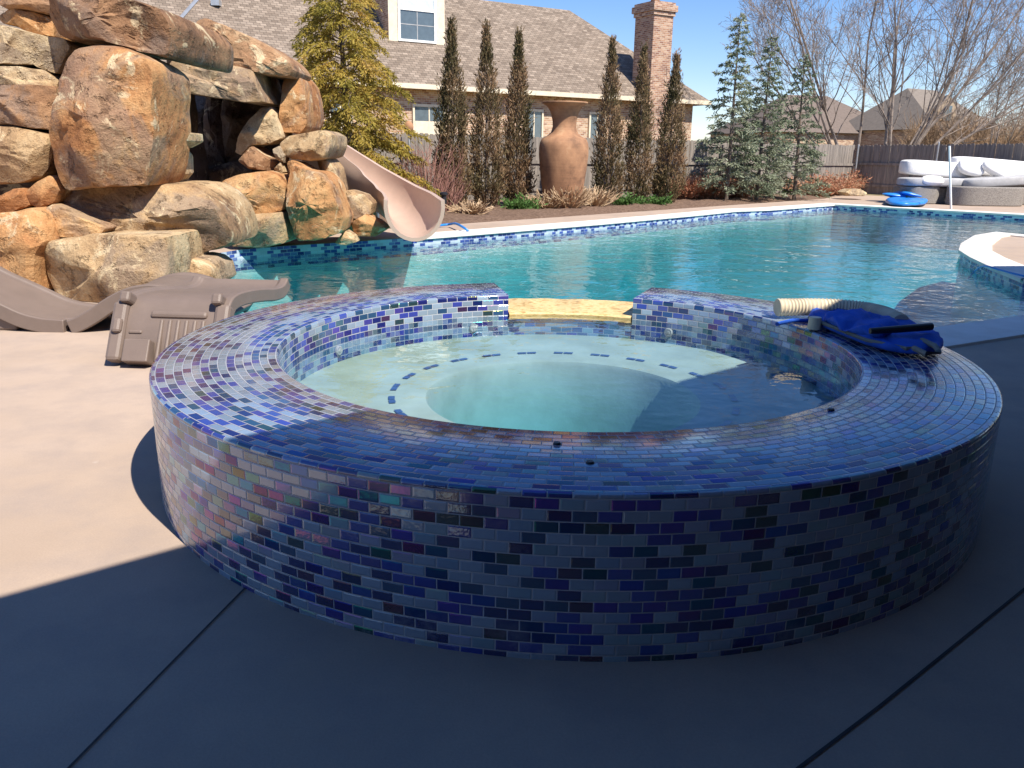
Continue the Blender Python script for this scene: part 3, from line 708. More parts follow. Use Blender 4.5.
b=MB(); nbox(b,-.04,LEN,-.06,-.003,3.72,3.9); nbox(b,-.06,-.003,-.06,2*WH,3.72,3.9); b.build('fascia',M['trim'],nh)
b=MB(); nbox(b,.004,LEN-.01,.002,.54,3.78,3.86); b.build('soffit',M['trim'],nh)
# windows in the brick wall
def nwin(px0,px1,z0,z1,shade=False):
    ts=[]
    for px in (px0,px1):
        d=ray(px,115); best=None      # hit the wall plane d = .55
        o0=nq(0,.55,0); den=d.dot(hn); k=(o0-Vector((0,0,0))).dot(hn)/den; p=d*k; ts.append((EC-p).dot(he))
    t1,t0=ts; b=MB()
    nbox(b,t0-.08,t1+.08,.46,.545,z1,z1+.1); nbox(b,t0-.08,t1+.08,.44,.545,z0-.1,z0); nbox(b,t0-.08,t0,.46,.545,z0,z1); nbox(b,t1,t1+.08,.46,.545,z0,z1); nbox(b,(t0+t1)/2-.025,(t0+t1)/2+.025,.49,.545,z0,z1)
    f=b.build('window',M['trim'],nh)
    b=MB(); nbox(b,t0,t1,.51,.543,z0,z1); b.build('pane',M['glass'],f)
    if shade:
        b=MB(); nbox(b,t0+.02,t1-.02,.495,.508,z0+.02,z0+(z1-z0)*.55); b.build('blind',M['trim'],f)
nwin(414,443,1.9,3.1,True); nwin(526,541,1.0,3.1); nwin(330,350,1.9,3.1,True); nwin(590,604,1.2,3.1)
# dormer
def roofhit(px,py):
    d=ray(px,py); o=Vector((0,0,HC)); n=(Vector((hn.x,hn.y,0))*(-PT)+Vector((0,0,1))); q=EC
    return o+d*((q-o).dot(n)/d.dot(n))
p0=roofhit(417,42); td=(EC-p0).dot(he); dd=(p0-EC).dot(hn)
dw=1.2; zb=p0.z-.15; zt=zb+2.5
b=MB(); nbox(b,td-dw,td+dw,dd,dd+3.2,zb,zt); dm=b.build('dormer',M['brick'],nh,auto=True)
b=MB(); nbox(b,td-dw-.03,td+dw+.03,dd-.04,dd-.003,zb,zt); 
b.build('dormer_face',M['trim'],dm)
b=MB(); k=0; z1=zt
b.v=[nq(td-dw-.25,dd-.3,z1),nq(td+dw+.25,dd-.3,z1),nq(td,dd-.3,z1+1.3),nq(td-dw-.25,dd+4.5,z1),nq(td+dw+.25,dd+4.5,z1),nq(td,dd+4.5,z1+1.3)]
b.f=[[0,1,2],[0,2,5,3],[1,4,5,2],[0,3,4,1],[3,5,4]]; b.build('dormer_roof',M['roof'],dm,auto=True)
ww=.74; wz0=zb+.22; wz1=zt-.2; wm=wz0+1.12
b=MB()
for a0,a1,z0,z1 in ((-ww-.1,ww+.1,wz0-.09,wz0),(-ww-.1,ww+.1,wz1,wz1+.09),(-ww-.1,-ww,wz0,wz1),(ww,ww+.1,wz0,wz1),(-ww,ww,wm-.05,wm+.05)): nbox(b,td+a0,td+a1,dd-.09,dd-.043,z0,z1)
f=b.build('dormer_window',M['white'],dm)
b=MB(); nbox(b,td-ww,td+ww,dd-.055,dd-.042,wz0,wm-.05); b.build('pane',M['glass'],dm)
b=MB(); nbox(b,td-ww,td+ww,dd-.055,dd-.042,wm+.05,wz1); b.build('pane',M['glass_up'],dm)
b=MB(); nbox(b,td-.015,td+.015,dd-.062,dd-.056,wz0,wm-.05); nbox(b,td-ww,td+ww,dd-.062,dd-.056,(wz0+wm)/2-.02,(wz0+wm)/2+.01); b.build('muntin',M['cushion'],dm)
# valley flashing and a vent on the left slope
fa,fb=roofhit(178,22),roofhit(206,-10)
b=MB(); nrm=Vector((-hn.x*PT,-hn.y*PT,1)).normalized(); b.tube([fa+nrm*.02,fb+nrm*.02],.07,6); b.build('flashing',M['steel'],nh)
v0=roofhit(216,5); b=MB(); b.box(v0+nrm*.08,(.3,.3,.2)); b.build('roof_vent',M['steel'],nh)
# chimney, on the wall in front of the eave
cpt=P(655,125,EC.y-2.2); tc_=(EC-cpt).dot(he); 
k=0
for _ in range(30):
    o0=nq(0,-.25,0); d=ray(656,125); kk=o0.dot(hn)/d.dot(hn); q=d*kk; tc_=(EC-q).dot(he)
depth=q.length; ztop=HC+ray(656,2).z*(q.y/ray(656,2).y)
cm=empty('dummy','x','x'); bpy.data.objects.remove(cm)
b=MB(); nbox(b,tc_-.55,tc_+.55,-.35,.95,-.2,ztop-.55); ch=b.build('chimney',M['brick_c'],nh,auto=True)
b=MB(); nbox(b,tc_-.61,tc_+.61,-.41,1.01,ztop-.548,ztop-.38); nbox(b,tc_-.68,tc_+.68,-.48,1.08,ztop-.378,ztop-.12); nbox(b,tc_-.60,tc_+.60,-.4,1.0,ztop-.118,ztop); b.build('chimney_cap',M['brick_c'],ch,auto=True)
b=MB(); c=nq(tc_,.3,ztop); b.lathe([(.2,-.02),(.2,.4),(.16,.4),(.16,0)],c,20); b.build('chimney_pot',M['urn'],ch,True)

# ------------------------------------------------------------------ far houses beyond the fence
def farhouse(label,c,rz,L,Wd,zw,zr,hip,colr):
    r=empty('far_house',label,'house',c); m=Matrix.Rotation(rz,4,'Z')
    t=lambda x,y,z: Vector(c)+m.to_3x3()@Vector((x,y,z))
    b=MB(); k=[t(-L/2+.3,-Wd/2+.3,-.5),t(L/2-.3,-Wd/2+.3,-.5),t(L/2-.3,Wd/2-.3,-.5),t(-L/2+.3,Wd/2-.3,-.5)]
    b.v=k+[v+Vector((0,0,zw+.5-.02)) for v in k]; b.f=[[0,1,5,4],[1,2,6,5],[2,3,7,6],[3,0,4,7],[3,2,1,0],[4,5,6,7]]; b.build('wall',M['brick'],r,auto=True)
    b=MB(); h=hip
    b.v=[t(-L/2,-Wd/2,zw),t(L/2,-Wd/2,zw),t(L/2,Wd/2,zw),t(-L/2,Wd/2,zw),t(-L/2+h,0,zr),t(L/2-h,0,zr)]
    b.f=[[0,1,5,4],[1,2,5],[2,3,4,5],[3,0,4],[3,2,1,0]]; b.build('roof',colr,r,auto=True); return r,t
M['roof_far']=plain('far brown roof',(.17,.135,.115),.95,.1)
M['tan_far']=plain('far tan stucco',(.36,.28,.2),.9,.1)
M['roof_far2']=plain('far grey roof',(.2,.17,.145),.95,.1)
c=P(800,160,62); farhouse('low brown hip roofed house beyond the fence, behind the blue green conifers',(c.x,c.y,0),R(14),10.5,10,3.0,5.7,3.6,M['roof_far'])
c=P(912,160,58); r2,t2=farhouse('grey brown gabled house behind the bare trees, with a dark upper window',(c.x,c.y,0),R(30),7.5,8,3.2,5.9,2.2,M['roof_far2'])
b=MB(); b.v=[t2(-3.6,-3.8,3.0),t2(-1.8,-3.8,3.0),t2(-1.8,-3.8,4.5),t2(-2.7,-3.8,5.3),t2(-3.6,-3.8,4.5)]; b.v+=[v+Vector((.9,2.6,0)) for v in b.v[:5]]
b.f=[[0,1,2,3,4],[5,9,8,7,6],[4,3,8,9],[3,2,7,8],[1,6,7,2],[0,4,9,5]]; g=b.build('gable',M['tan_far'],r2)
b=MB(); q=[t2(-3.1,-3.86,3.7),t2(-2.3,-3.86,3.7),t2(-2.3,-3.86,4.6),t2(-3.1,-3.86,4.6)]; b.v=q+[v+Vector((.03,.06,0)) for v in q]; b.f=[[0,1,2,3],[7,6,5,4],[0,4,5,1],[1,5,6,2],[2,6,7,3],[3,7,4,0]]; b.build('window',M['glass'],r2)

# ------------------------------------------------------------------ fences
FC=at(851,194.0); FCu=Vector((FC.x,FC.y,0))
f_dir=Vector((16,10,0)).normalized()
fr_dir=Vector((4.3,-6.9,0)).normalized()
def fence(label,a,dirv,length,h0,h1,facing,posts,seed):
    rnd=random.Random(seed)
    r=empty('wooden_fence',label,'fence',tuple(a))
    rz=math.atan2(dirv.y,dirv.x); n=int(length/.145); b=MB(); m=Matrix.Rotation(rz,4,'Z').to_3x3()
    for i in range(n):
        s=(i+.5)*.145; h=h0+(h1-h0)*s/length+rnd.uniform(-.02,.02); w=.069; t=.009; jy=rnd.uniform(-.006,.006); tilt=rnd.uniform(-.006,.006)
        pts=[(-w,0),(w,0),(w,h-.035),(w-.028,h),(-w+.028,h),(-w,h-.035)]; k=len(b.v)
        for yy in (-t,t):
            for x,z in pts: b.v.append(a+dirv*(s+x+tilt*z)+m@Vector((0,yy+jy,0))+Vector((0,0,z+.03)))
        b.f.append([k+q for q in range(6)]); b.f.append([k+11-q for q in range(6)])
        for q in range(6): b.f.append([k+q,k+6+q,k+6+(q+1)%6,k+(q+1)%6])
    b.build('board_panel',M['fence'],r)
    for z,dp in ((.30,.038),(h0*.60,.045)):
        b=MB(); c=a+dirv*length/2+m@Vector((0,facing*(.016+dp/2),0)); b.box((c.x,c.y,z+.03+(h1-h0)*.3),(length,dp,.09),rz); b.build('rail',M['fence'],r)
    for s,hh_,mt in posts:
        b=MB(); c=a+dirv*s+m@Vector((0,facing*.13,0)); rr=.045 if mt=='wood_post' else .03
        if mt=='wood_post': b.box((c.x,c.y,hh_/2),(.09,.09,hh_),rz)
        else: b.tube([(c.x,c.y,0),(c.x,c.y,hh_),(c.x,c.y,hh_+.02)],[.03,.03,.015],10)
        b.build('post',M[mt],r)
    return r
aL=FCu-f_dir*30
fence('weathered grey wooden fence along the far flower bed, in front of the brick house',aL,f_dir,30,1.83,1.83,-1,[(2.4*i+1.0,1.75,'wood_post') for i in range(12)],3)
fence('dark shaded wooden fence running right from the corner, behind the daybed',FCu+fr_dir*.02,fr_dir,15,1.83,1.95,-1,[(.15,1.86,'steel'),(3.4,1.95,'steel'),(6.6,2.05,'steel'),(9.5,2.0,'steel')],4)

# ------------------------------------------------------------------ vegetation
def leafcloud(name,leaves,mat,parent):
    """leaves: (pos, dir, length, width) -> thin kinked blades"""
    vs=[];fs=[]; rnd=random.Random(len(leaves))
    for p,d,L,w in leaves:
        a=Vector((rnd.uniform(-1,1),rnd.uniform(-1,1),rnd.uniform(-1,1))); s=d.cross(a)
        if s.length<1e-4: continue
        s=s.normalized()*w*.5; k=len(vs); e=p+d*L
        mpt=p+d*L*.5+s.cross(d)*rnd.uniform(-.3,.3)
        vs+=[p-s*.5,p+s*.5,mpt+s,mpt-s,e]; fs+=[[k,k+1,k+2,k+3],[k+3,k+2,k+4]]
    return obj_from(name,vs,fs,mat,parent)
def rv(rnd,s=1): return Vector((rnd.gauss(0,s),rnd.gauss(0,s),rnd.gauss(0,s)))
def columnar(label,base,H,rad,seed):
    rnd=random.Random(seed); r=empty('columnar_tree',label,'tree',tuple(base),'narrow columnar trees in front of the fence')
    b=MB(); lean=Vector((rnd.uniform(-.06,.06),rnd.uniform(-.06,.06),0))
    b.tube([base+Vector((0,0,-.05)),base+lean*.4+Vector((0,0,H*.4)),base+lean+Vector((0,0,H*.96))],[.055,.035,.006],7); b.build('trunk',M['bark'],r)
    L=[]; prof=lambda h: rad*(min(1,.55+h*5))*(1-h**1.7)**.9*(1 if h<.55 else 1-.75*(h-.55)/.45)+.03
    nsp=int(rnd.uniform(850,1200)*H/4)
    for i in range(nsp):
        h=rnd.random()**1.12; az=rnd.uniform(0,6.283); lump=1+.45*noise.noise(Vector((math.cos(az)*1.5,math.sin(az)*1.5,h*H*1.6+seed)))
        rr=prof(h)*lump; st=base+lean*h+Vector((0,0,h*H*.97)); out=Vector((math.cos(az),math.sin(az),0))
        # a short upright spray
        ln=rnd.uniform(.22,.5)*(1-.35*h); k=rnd.uniform(.35,1)**.6
        p=st+out*rr*k*.75; d=(out*rnd.uniform(.15,.5)+Vector((0,0,1))+rv(rnd,.15)).normalized()
        if h>.8: d=(out*.15+Vector((0,0,1))+rv(rnd,.08)).normalized()
        n=int(9*(1.2-h*.6))
        for q in range(n):
            u=q/n; pp=p+d*ln*u+rv(rnd,.022); dd=(d+rv(rnd,.38)).normalized()
            L.append((pp,dd,rnd.uniform(.06,.14),rnd.uniform(.016,.034)))
    leafcloud('crown',L,M['cyp_leaf'],r)
cy=[(453,214,28,.40,'tall brown green columnar tree nearest the slide'),(487,211,30,.40,'second columnar tree from the slide, between two others'),(517,209,38,.34,'columnar tree just left of the big terracotta urn'),
    (607,205,46,.36,'columnar tree just right of the big terracotta urn'),(637,204,52,.38,'columnar tree in the middle of the group right of the urn, left of the chimney'),(666,203,60,.40,'columnar tree farthest right, below the brick chimney')]
YC=[20.4,21.0,21.7,23.4,24.0,24.7]
for i,((px,pb,pt,rd,lab),Y) in enumerate(zip(cy,YC)):
    t=P(px,pt,Y); columnar(lab,Vector((P(px,pb,Y).x,Y,.03)),t.z+.1,rd*(1.22,1.35,1.25,1.3,1.2,1.38)[i],11+i*7)
def conifer(name,label,base,H,rad,seed,mat,nb,up,droop,lw,dens,group=None,power=.8,z0=.06,twig=.35,trunk=.09,ll=1.0):
    rnd=random.Random(seed); r=empty(name,label,'tree',tuple(base),group); b=MB(); lean=Vector((rnd.uniform(-.15,.15),0,0))
    b.tube([base+Vector((0,0,-.05)),base+lean*.3+Vector((0,0,H*.35)),base+lean*.7+Vector((0,0,H*.7)),base+lean+Vector((0,0,H))],[trunk,trunk*.75,trunk*.4,.008],8); b.build('trunk',M['bark'],r)
    L=[]; br=MB()
    for i in range(nb):
        h=z0+(1-z0)*(i+rnd.random())/nb; az=i*2.399+rnd.uniform(-.4,.4)
        ln=rad*((1-h)**power)*rnd.uniform(.6,1.15)+.12
        out=Vector((math.cos(az),math.sin(az),0)); st=base+lean*h+Vector((0,0,h*H)); pts=[]
        for q in range(7):
            u=q/6; pts.append(st+out*ln*u+Vector((0,0,ln*(up*u-droop*u*u)))+rv(rnd,.02*ln))
        br.tube(pts,[.016*(1-.8*q/6)*(.5+ln*.5) for q in range(7)],4,False)
        nt=int(ln*dens)+3
        for q in range(nt):
            u=rnd.uniform(.12,1)**.8; k=min(5,int(u*6)); pp=pts[k].lerp(pts[k+1],u*6-k); td=(pts[k+1]-pts[k]).normalized()
            side=Vector((-out.y,out.x,0))*rnd.choice((-1,1))
            tl=twig*rnd.uniform(.4,1)*(1.1-u*.6)*min(1,ln)
            d=(td*.7+side*rnd.uniform(.2,1)+Vector((0,0,rnd.uniform(-.5,.25)-droop*.4))).normalized()
            nl=max(3,int(tl/.05))
            for s_ in range(nl):
                v=pp+d*tl*s_/nl+Vector((0,0,-droop*.3*(tl*s_/nl)**2))+rv(rnd,.018); dd=(d+rv(rnd,.45)+Vector((0,0,-.2*droop))).normalized()
                L.append((v,dd,rnd.uniform(.07,.15)*ll,rnd.uniform(.02,.04)*lw))
    br.build('branch',M['bark'],r); leafcloud('crown',L,mat,r)
Y=18.6; conifer('golden_conifer','golden green conifer with drooping branches behind the slide',Vector((P(352,190,Y).x,Y,.03)),5.6,1.82,31,M['gold_leaf'],125,.48,.62,.82,74,None,.62,.08,.6,.11,.75)
for i,(px,pt,Y,rd,lab) in enumerate(((727,14,26.2,1.12,'blue green conifer with a wispy top, nearest the brick house'),(757,38,26.9,1.05,'middle blue green conifer of the three by the fence'),(795,56,27.8,1.05,'rightmost blue green conifer of the three, with an open crown and dark trunk'))):
    t=P(px,pt,Y); conifer('blue_conifer',lab,Vector((P(px,190,Y).x,Y,.03)),t.z,rd,41+i,M['spruce_leaf'],88 if i<2 else 80,.28,.22,1.15,36 if i<2 else 28,'blue green conifers by the fence',.82,.03,.5,.07)

def bare(label,base,stems,seed,mat,group,minr=.006,depth=4):
    rnd=random.Random(seed); r=empty('bare_tree',label,'tree',tuple(base),group); T_=MB(); Bm=MB()
    def grow(p,d,L,rad,lv,mb):
        n=6 if lv<2 else 4; pts=[p]; rs=[rad]; dd=d.copy()
        for i in range(n):
            dd=(dd+rv(rnd,.07+.03*lv)+Vector((0,0,.07 if lv<3 else .02))).normalized(); p=p+dd*L/n; pts.append(p); rs.append(max(minr*.7,rad*(1-.68*(i+1)/n)))
        mb.tube(pts,rs,6 if lv==0 else (4 if lv<2 else 3),False)
        if lv>=depth: return
        nk=[10,7,5,3][lv]
        for i in range(nk):
            u=rnd.uniform(.25 if lv==0 else .15,1); k=min(n-1,int(u*n)); q=pts[k].lerp(pts[k+1],u*n-k); td=(pts[k+1]-pts[k]).normalized()
            a=rv(rnd,1); a=(a-td*a.dot(td)).normalized(); ang=rnd.uniform(.3,.75)
            nd=(td*math.cos(ang)+a*math.sin(ang)).normalized()
            grow(q,nd,L*rnd.uniform(.34,.6)*(1.1-.45*u),max(minr,rs[k]*rnd.uniform(.4,.6)),lv+1,Bm)
    for d,L,rad in stems: grow(base+Vector((rnd.uniform(-.2,.2),rnd.uniform(-.2,.2),0)),Vector(d).normalized(),L,rad*.5,0,T_)
    T_.build('trunk',mat,r,True); Bm.build('crown',mat,r)
g='bare winter trees behind the fence'
c=P(852,180,35.5); bare('bare multi stemmed tree rising left of the corner post',Vector((c.x,c.y,0)),[((-.75,-.1,1),8.5,.13),((-.40,.2,1),9,.16),((.0,0,1),9,.13),((-1.15,.1,1),8,.10),((-.55,.3,.9),8.5,.1)],61,M['twig'],g)
c=P(886,180,35.0); bare('wide vase shaped bare tree fanning out to the right above the fence',Vector((c.x,c.y,0)),[((-.2,0,1),8.5,.14),((.12,.2,1),9,.15),((.42,-.1,1),9.5,.15),((.72,.1,1),9.5,.14),((1.0,0,1),10,.13),((1.35,.1,1),10,.12),((.55,.3,1),9.5,.11),((1.75,.1,1),9,.10),((.28,-.3,1),9,.10)],62,M['twig'],g)
c=P(985,180,39); bare('slender bare tree above the daybed at the right edge',Vector((c.x,c.y,0)),[((-.15,0,1),6.5,.09),((.1,.1,1),6.5,.09),((.4,0,1),6.5,.08),((-.5,.2,1),5.5,.06)],63,M['twig'],g)
# brown thicket beyond the fence
rnd=random.Random(5); b=MB()
for i in range(2600):
    px=rnd.uniform(905,1110); Y=rnd.uniform(40,54); c=P(px,160,Y); top=3.9+1.4*noise.noise(Vector((c.x*.35,c.y*.35,2)))+(px-905)*.002
    p=Vector((c.x,c.y,rnd.uniform(0,top*.6))); d=(Vector((rnd.gauss(0,.35),rnd.gauss(0,.35),1))).normalized(); L=rnd.uniform(.8,1.6)
    b.tube([p,p+d*L*.5+rv(rnd,.06),p+d*L+rv(rnd,.12)],[.022,.015,.006],3,False)
    for q in range(5):
        u=rnd.uniform(.2,1); b.tube([p+d*L*u,p+d*L*u+(d+rv(rnd,.6)).normalized()*rnd.uniform(.3,.8)],[.011,.005],3,False)
o=b.build('brown_thicket',M['twig_far']); tag(o,'reddish brown mass of bare brush beyond the fence at the right','brush',kind='stuff')

def shrub(name,label,base,H,rad,n,mat,seed,lw=.012,cat='shrub',group=None,curl=.5,leaf=None,hot=0):
    rnd=random.Random(seed); b=MB(); L=[]
    r=empty(name,label,cat,tuple(base),group)
    for i in range(n):
        az=rnd.uniform(0,6.283); k=rnd.random()**.5; out=Vector((math.cos(az),math.sin(az),0)); p=base+out*rad*.35*k+Vector((0,0,-.03)); h=H*rnd.uniform(.55,1)*(1-.3*k)
        q=p+out*rad*.4*k+Vector((0,0,h*.55))+rv(rnd,.03); e=q+out*rad*curl*k+Vector((0,0,h*.45))+rv(rnd,.05)
        b.tube([p,q,e],[lw,lw*.7,lw*.35],3,False)
        for s in range(2):
            u=q.lerp(e,rnd.random()); b.tube([u,u+(out*.6+Vector((0,0,1))+rv(rnd,.5)).normalized()*h*.3],[lw*.5,lw*.25],3,False)
        if leaf:
            for s in range(hot):
                u=(p.lerp(q,rnd.random()) if rnd.random()<.45 else q.lerp(e,rnd.random()))+rv(rnd,.05); L.append((u,(out+Vector((0,0,.4))+rv(rnd,.7)).normalized(),rnd.uniform(.06,.13),rnd.uniform(.03,.06)))
    b.build('stem',mat,r)
    if leaf: leafcloud('foliage',L,leaf,r)
def gp(px,py,z=.04): p=at(px,py,0); return Vector((p.x,p.y,z))
shrub('red_twig_shrub','leafless red twigged shrub between the steel pole and the first columnar tree',Vector((P(428,200,19.6).x,19.6,.03)),1.75,.75,150,M['redtwig'],71,.010,'shrub')
shrub('red_twig_shrub','smaller leafless red twigged shrub just behind the slide mouth',Vector((P(447,205,19.2).x,19.2,.03)),.95,.4,60,M['redtwig'],72,.009,'shrub')
rs=[(684,197,.75,.65,'rusty shrub at the foot of the rightmost columnar tree'),(707,197,.95,.8,'biggest rusty shrub, in front of the left blue green conifer'),(733,196,.75,.7,'rusty shrub between the first and second blue green conifers'),(812,193,.75,.8,'rusty shrub just right of the third blue green conifer'),(834,192,.85,.8,'rusty shrub against the fence near the corner'),(852,191,.95,.5,'narrow rusty shrub around the foot of the corner post')]
for i,(px,py,h,rd,lab) in enumerate(rs): shrub('rusty_shrub',lab,gp(px,py+3),h*1.1,rd*1.15,150,M['dry'],80+i,.008,'shrub','rusty winter shrubs in the bed',.6,M['rust'],16)
ds=[(545,207,.45,.45,'dried flower clump at the left foot of the urn'),(568,207,.68,.5,'tallest dried flower clump, right in front of the urn'),(594,205,.55,.5,'dried flower clump right of the urn'),(470,213,.3,.35,'low dried clump under the second columnar tree')]
for i,(px,py,h,rd,lab) in enumerate(ds): shrub('dried_clump',lab,gp(px,py+2.5),h,rd*1.2,150,M['dry'],90+i,.02,'plant','dried flower clumps in the bed',.5,None)
gs_=[(519,210.5,.34,.42,'bright green clump in the bed left of the urn'),(628,206,.34,.45,'bright green clump in the bed right of the urn'),(657,205.5,.2,.28,'small green clump under the rightmost columnar tree'),(779,195,.2,.5,'low green patch under the third blue green conifer')]
for i,(px,py,h,rd,lab) in enumerate(gs_): shrub('green_clump',lab,gp(px,py),h*.8,rd*.9,60,M['green_leaf'],100+i,.008,'plant','green clumps in the bed',.8,M['green_leaf'],16)

# ------------------------------------------------------------------ things by the pool
# urn
c=at(562,209); ub=Vector((c.x,c.y,0)); YU=c.y; k=YU/810/1.0
rr=lambda px: px*k*1.02
b=MB(); zz=lambda py: P(562,py,YU).z
prof=[(.001,-.02),(rr(15),-.02),(rr(17),zz(203)),(rr(19.5),zz(190)),(rr(22),zz(170)),(rr(23.3),zz(155)),(rr(23.2),zz(147)),(rr(22.6),zz(143)),(rr(21),zz(139)),(rr(16),zz(136)),(rr(12.5),zz(132.5)),(rr(11),zz(127)),(rr(11.2),zz(121)),(rr(13),zz(113)),(rr(16),zz(107)),(rr(19),zz(104.6)),(rr(21),zz(103.6)),(rr(21.3),zz(102.8)),(rr(20.8),zz(102)),(rr(17),zz(103)),(rr(11),zz(109)),(rr(9),zz(121))]
b.lathe(prof,ub,56); o=b.build('giant_urn',M['urn'],None,True,sharp=60); tag(o,'giant terracotta urn with a flared rim standing in the bed before the fence','urn')

# slide
def spline(pts,n):
    out=[]; q=[pts[0]*2-pts[1]]+pts+[pts[-1]*2-pts[-2]]
    for i in range(1,len(q)-2):
        for k in range(n):
            t=k/n; a,b_,c_,d_=q[i-1],q[i],q[i+1],q[i+2]
            out.append(.5*((2*b_)+(c_-a)*t+(2*a-5*b_+4*c_-d_)*t*t+(3*b_-a-3*c_+d_)*t**3))
    out.append(pts[-1]); return out
path=spline([P(306,160,14.3),P(326,172,14.25),P(348,187,14.15),P(372,203,13.95),P(394,217,13.55),P(407,226,13.0),P(413,233.5,12.45),P(415,238,12.05)],7)
sld=empty('pool_slide','pinkish tan plastic slide curving down from the rocks into the pool','slide',tuple(Vector((path[-8].x,path[-8].y,0))))
vs=[];fs=[];prev=None
def sect(r,w,n=15,a=100): return [(w*math.sin(R(-a+2*a*i/n))*1.0, r-r*math.cos(R(-a+2*a*i/n))) for i in range(n+1)]
for i,p in enumerate(path):
    t=(path[min(i+1,len(path)-1)]-path[max(i-1,0)]).normalized(); side=t.cross(Vector((0,0,1))).normalized(); up=side.cross(t)
    u=i/(len(path)-1); w=.34+.05*max(0,(u-.55)/.45); rr_=.43+.03*max(0,(u-.6)/.4)
    inn=sect(rr_,w); outr=sect(rr_+.055,w+.055)
    ring=[p+side*x+up*z for x,z in inn]+[p+side*x+up*(z-.055) for x,z in outr][::-1]
    vs+=ring
m=32
for i in range(len(path)-1):
    for k in range(m):
        k2=(k+1)%m; fs.append([i*m+k,i*m+k2,(i+1)*m+k2,(i+1)*m+k])
fs.append(list(range(m))[::-1]); e=(len(path)-1)*m; fs.append([e+k for k in range(m)])
sh=obj_from('flume',vs,fs,M['slide'],sld,True,sharp=50,fix=True)
i0=10; t=(path[i0+1]-path[i0-1]).normalized(); side=t.cross(Vector((0,0,1))).normalized(); up=side.cross(t)
b=MB(); b.tube([path[i0]+side*(x*1.08)+up*(z-.05) for x,z in sect(.43,.37)],.02,6); b.build('joint_band',M['slide'],sld,True)
b=MB(); q=path[22]; b.tube([(q.x,q.y+.1,0.0),(q.x,q.y+.1,q.z-.05)],.05,10); b.build('support_post',M['steel'],sld,True)

# loungers
def bevel(o,w=.012,seg=2):
    md=o.modifiers.new('bevel','BEVEL'); md.width=w; md.segments=seg; md.limit_method='ANGLE'; md.angle_limit=R(35)
def chaise(name,prof,org,ax,wd,width,th,parent,rail=.05,rh=.014,n=6):
    pts=spline([Vector((s,0,z)) for s,z in prof],n); vs=[];fs=[]
    cs=[(0,-th),(0,rh),(rail,rh),(rail+.015,0),(width-rail-.015,0),(width-rail,rh),(width,rh),(width,-th),(width-.06,-th),(width-.07,-th+.04),(.07,-th+.04),(.06,-th)]
    for i,p in enumerate(pts):
        t=(pts[min(i+1,len(pts)-1)]-pts[max(i-1,0)]).normalized(); nn=Vector((-t.z,0,t.x))
        for y,z in cs:
            q=p+nn*z; vs.append(org+ax*q.x+wd*y+Vector((0,0,q.z)))
    m=len(cs)
    for i in range(len(pts)-1):
        for k in range(m): k2=(k+1)%m; fs.append([i*m+k,(i+1)*m+k,(i+1)*m+k2,i*m+k2])
    fs.append(list(range(m))); e=(len(pts)-1)*m; fs.append([e+k for k in range(m)][::-1])
    o=obj_from(name,vs,fs,M['lounger'],parent,True,sharp=35); bm=bmesh.new(); bm.from_mesh(o.data); bmesh.ops.recalc_face_normals(bm,faces=bm.faces); bm.to_mesh(o.data); bm.free(); bevel(o,.01); return o
YL=6.02
l1=empty('wavy_lounger','wavy taupe resin pool lounger lying in front of the rock waterfall','lounger',(-3.3,6.3,0),'taupe resin pool loungers')
pz=lambda px,py:(P(px,py,YL).x,P(px,py,YL).z)
ax=Vector((1,0,0)); wd=Vector((.02,1,0)); og=Vector((0,YL,0))
chaise('back_shell',[pz(*q) for q in ((-95,262),(-70,273),(-45,286),(-20,297),(0,306),(20,315),(40,320),(56,321.5),(63,322))],og,ax,wd,.68,.10,l1)
chaise('leg_shell',[pz(*q) for q in ((66,322.5),(76,319),(90,311),(103,302),(117,294),(132,288.5),(150,286.5),(168,289),(185,295),(200,303),(214,312),(224,319))],og,ax,wd,.68,.10,l1)
for pp,sz in ((P(-8,331,YL),(.34,.60,.14)),(P(63,331,YL),(.10,.5,.09))):
    b=MB(); b.box((pp.x,YL+.34,sz[2]/2),sz); o=b.build('foot_block',M['lounger'],l1); bevel(o,.02)
l2=empty('upturned_lounger','taupe resin pool lounger turned over beside the hot tub, its ribbed underside showing','lounger',(-2.2,5.6,0),'taupe resin pool loungers')
ax=Vector((.07,.9975,0)); wd=Vector((.9975,-.07,0)); og=Vector((-2.60,5.05,0)); W2=.76
chaise('shell',[(.03,.03),(.06,.14),(.12,.27),(.21,.385),(.33,.415),(.55,.405),(.8,.375),(1.0,.345),(1.15,.335),(1.24,.35),(1.3,.385)],og,ax,wd,W2,.075,l2,.06,.02)
sn=Vector((.19,0,.34)).normalized(); upv=(ax*sn.x+Vector((0,0,sn.z))).normalized(); nv=wd.cross(upv).normalized()
if nv.y>0: nv=-nv
pm=Matrix((wd,upv,nv)).transposed().to_4x4()
def pb(x,y,z): return og+ax*.045+Vector((0,0,.05))+wd*x+upv*y+nv*z
def pbox(nm,bxs,w=.012):
    b=MB()
    for (x0,x1,y0,y1,z1) in bxs: b.box(pb((x0+x1)/2,(y0+y1)/2,z1/2-.01),(x1-x0,y1-y0,z1+.02),mat=pm)
    o=b.build(nm,M['lounger'],l2); bevel(o,w); return o
pbox('side_frame',[(-.01,.09,-.04,.36,.075)],.025); pbox('side_frame',[(W2-.09,W2+.01,-.04,.36,.075)],.025)
pbox('foot_box',[(.12,.29,-.05,.10,.10)],.008)
pbox('cross_bar',[(.24,.62,.26,.31,.06)],.02)
for i in range(6): pbox('rib',[(.31+.055*i,.335+.055*i,-.04,.25,.055)],.01)
pbox('side_loop',[(.02,.08,.14,.24,.105)],.02); pbox('side_loop',[(.11,.2,.15,.175,.05)],.01)
